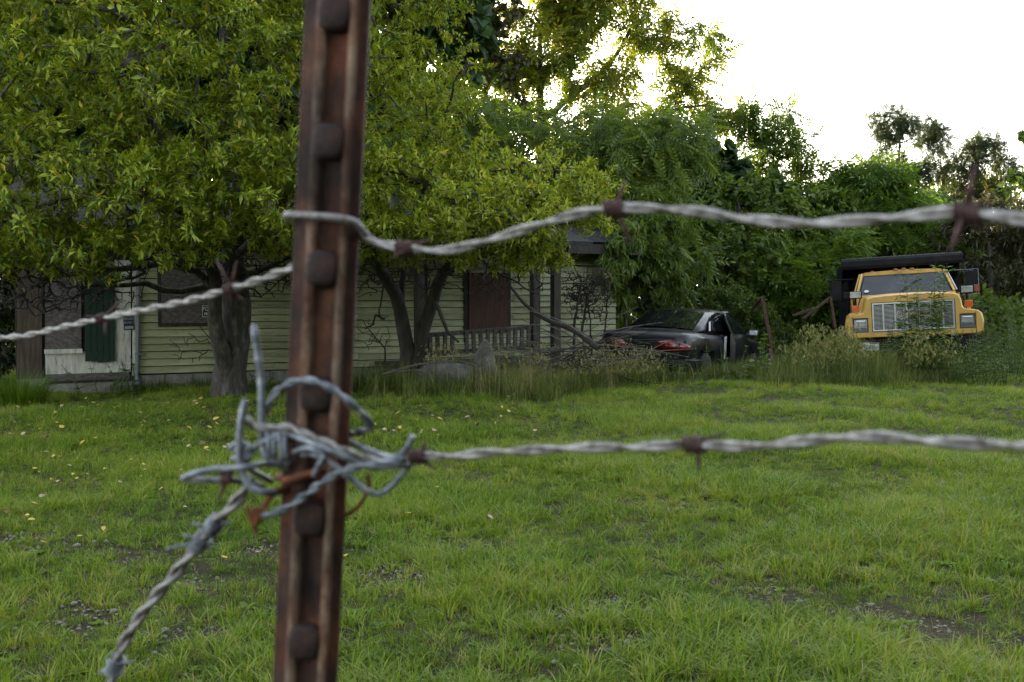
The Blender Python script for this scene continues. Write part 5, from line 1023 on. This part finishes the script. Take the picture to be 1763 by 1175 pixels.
wire('barbed_wire', 'upper barbed wire running from the post across the truck', [(606, 392), (640, 415), (700, 428), (770, 431), (850, 412), (940, 384), (1040, 361), (1170, 362), (1290, 378), (1400, 385), (1550, 375), (1660, 365), (1763, 379), (1900, 385)], dR,
  [(700, 428, [(1, .25, 1), (-1, -.5, .7)]), (1057, 362, [(.35, 1, .85), (.55, -1, 1.2), (-.8, .35, .6)]), (1670, 366, [(.0, 1, 1.1), (-.55, -1, 1.1), (.5, -.7, .5), (.35, 1, .5)])], ext=([], [Vector((.225, .293, 1.281)), Vector((.275, .255, 1.283)), Vector((.35, .197, 1.285)), Vector((.5, .08, 1.285)), Vector((.75, -.06, 1.283)), Vector((1.1, -.28, 1.28)), Vector((2.2, -.95, 1.28))]))
wire('barbed_wire', 'upper barbed wire running from the post past the house end', [(506, 460), (470, 474), (430, 488), (330, 517), (240, 536), (170, 550), (90, 568), (40, 579), (0, 582), (-150, 600), (-400, 640), (-700, 660)], dL,
  [(397, 492, [(-.6, 1, 1.5), (.3, 1, 1.3), (.5, -.6, .9), (-.1, -1, .8)]), (178, 546, [(.9, .8, 1.3), (-1, .15, .9), (.15, -1, 1.1)])], rw=.0012, pitch=.048, bl=.013, ext=([], [Vector((-1.3, 1.34, 1.13)), Vector((-1.8, 1.72, 1.14)), Vector((-2.7, 2.37, 1.16))]))
wire('barbed_wire', 'lower barbed wire running from the knot across the lawn', [(640, 800), (715, 786), (780, 786), (840, 780), (980, 772), (1100, 770), (1190, 766), (1290, 769), (1400, 758), (1500, 752), (1620, 761), (1763, 768), (1900, 765)], dR,
  [(718, 786, [(.9, -.6, .8), (.2, .6, .5)]), (1195, 766, [(1, .4, .9), (.1, -1, .7), (-.8, .1, .5)])], ext=([], [Vector((.225, .293, 1.205)), Vector((.275, .255, 1.204)), Vector((.35, .197, 1.202)), Vector((.5, .08, 1.2)), Vector((.75, -.06, 1.195)), Vector((1.1, -.28, 1.19)), Vector((2.2, -.95, 1.19))]))
wire('barbed_wire', 'slack barbed wire hanging down from the knot beside the post', [(430, 820), (418, 850), (380, 892), (340, 940), (300, 990), (250, 1050), (212, 1110), (190, 1175), (165, 1260), (150, 1400)], lambda x: .5+.02*(430-x)/250,
  [(372, 905, [(1, .1, .7), (-1, .35, .9)]), (345, 932, [(-1, .6, .8), (1, -.2, .7), (-.9, -.1, 1.4)]), (200, 1150, [(1, .3, .9), (-1, -.5, .9)])], rw=.0017, pitch=.034, mat=M_steel, bmat=M_bluewire, bl=.012)
cl = thing('wire_tie', 'pale bent wire tie across the face of the post', 'wire tie', P(495, 372, YP)); yf = YP-.0075
MB().tube(spline([P(497, 378, YP+.012), P(493, 372, YP), P(500, 371, yf), P(545, 373, yf-.002), P(590, 377, yf-.001), P(614, 386, yf+.001), P(630, 405, YP), P(650, 420, YP+.004), P(680, 422, YP-.004), P(715, 428, YP-.006)], 6), .0021, 7).build('wire', M_steel, cl, smooth=2, world=True)
# knot of old fence wire round the post
kn = thing('wire_knot', 'tangled knot of bent grey wire wrapped round the post', 'wire', P(520, 760, YP))
def loopw(pts, r=.0019, mat=M_bluewire, tip=False, name='wire_loop', tw=False):
    p = spline([P(x+random.uniform(-3, 3), y+random.uniform(-3, 3), d) for x, y, d in pts], 7)
    if tw:
        for ph in (0, math.pi): MB().tube(helix(p, r*.55, .022, ph), r*.62, 7).build(name, mat, kn, smooth=2, world=True)
        return
    rr = [r*.88*random.uniform(.9, 1.1) for _ in p]
    if tip: rr[0] = r*.45; rr[1] = r*.7
    MB().tube(p, rr, 8).build(name, mat, kn, smooth=2, world=True)
F0 = YP-.010; B0 = YP+.03; Fm = YP-.014
loopw([(436, 558, .495), (440, 600, .495), (447, 650, .495), (452, 700, .493), (448, 750, .49), (462, 790, .489), (500, 800, F0)], .0022, tip=True)
loopw([(420, 688, .488), (416, 730, .487), (411, 770, .487), (417, 805, .487), (430, 840, .487), (470, 846, .49), (505, 838, YP+.012)], .0021, tip=True)
loopw([(455, 712, .495), (468, 690, .494), (490, 668, .492), (525, 656, F0), (570, 670, F0-.002), (610, 700, F0), (635, 730, .498), (630, 742, .505), (598, 750, YP+.02)], .0019, tw=True)
loopw([(424, 725, .49), (455, 735, .489), (495, 738, F0), (545, 758, Fm), (600, 783, Fm), (650, 795, .49), (700, 803, .492)], .0023, M_steel, tw=True)
loopw([(470, 760, YP+.01), (500, 752, F0), (545, 770, Fm-.003), (590, 785, Fm-.002), (640, 803, .488), (690, 800, .49)], .0018)
loopw([(455, 835, YP+.01), (405, 828, .492), (360, 826, .49), (318, 823, .488), (360, 812, .486), (400, 806, .486), (440, 800, .488), (480, 795, YP+.008)], .0019)
loopw([(500, 790, YP+.01), (540, 785, Fm), (570, 800, Fm-.002), (595, 822, Fm-.002), (640, 848, .487), (670, 840, .488), (690, 815, .49), (712, 795, .495)], .0018)
loopw([(447, 890, .485), (475, 886, .485), (510, 868, F0), (550, 838, Fm-.003), (590, 812, Fm-.002), (630, 800, .487), (700, 792, .49)], .002, tw=True)
loopw([(540, 820, Fm), (553, 800, Fm-.004), (556, 782, Fm-.004), (535, 772, Fm-.003), (505, 778, F0)], .0019)
loopw([(600, 760, YP+.012), (640, 775, .497), (680, 786, .493), (700, 772, .488), (713, 752, .486)], .0019)
loopw([(470, 830, YP+.015), (425, 800, .496), (440, 770, .49), (470, 752, .487)], .0019)
loopw([(395, 770, .489), (410, 762, .489), (430, 770, .489), (405, 778, .489), (430, 784, .489), (402, 790, .489)], .0017)
for j in range(4): x0 = 458+j*11; loopw([(x0, 738+5*j, .495), (x0+2, 752, F0-.002), (x0+7-2*j, 785, F0-.003), (x0+3, 800+3*j, .495)], .0017)
loopw([(480, 822, YP+.01), (492, 828, F0), (530, 818, F0-.001), (560, 806, F0)], .0022, M_rustwire)
loopw([(500, 840, YP), (470, 850, .492), (450, 880, .487), (440, 905, .486)], .0017, M_rustwire, name='rusty_wire')
loopw([(635, 815, .50), (632, 845, .50), (615, 872, .503), (588, 892, .51)], .0012, M_rustwire, name='rusty_wire')
ft = MB()
for j in range(5): a = P(450, 882, .485); ft.tube([a+Vector((.001*j-.002, 0, .001*j-.003)), a+Vector((-.003-.001*j, -.001, .002*j-.006)), a+Vector((-.0025, 0, -.007-.0012*j))], [.0016, .0012, .0005], 5)
ft.build('frayed_end', M_rustwire, kn, world=True)
kb = MB(); c = P(390, 822, .487)
kb.tube([c+Vector((0.002*math.cos(k*.9), -.002+.0002*k, .0022*math.sin(k*.9)+.0004*k-.003)) for k in range(20)], .0013, 6).tube([c, P(382, 845, .486), P(375, 868, .485)], [.0014, .0011, .0004], 5).build('barb', M_barbrust, kn, smooth=2, world=True)
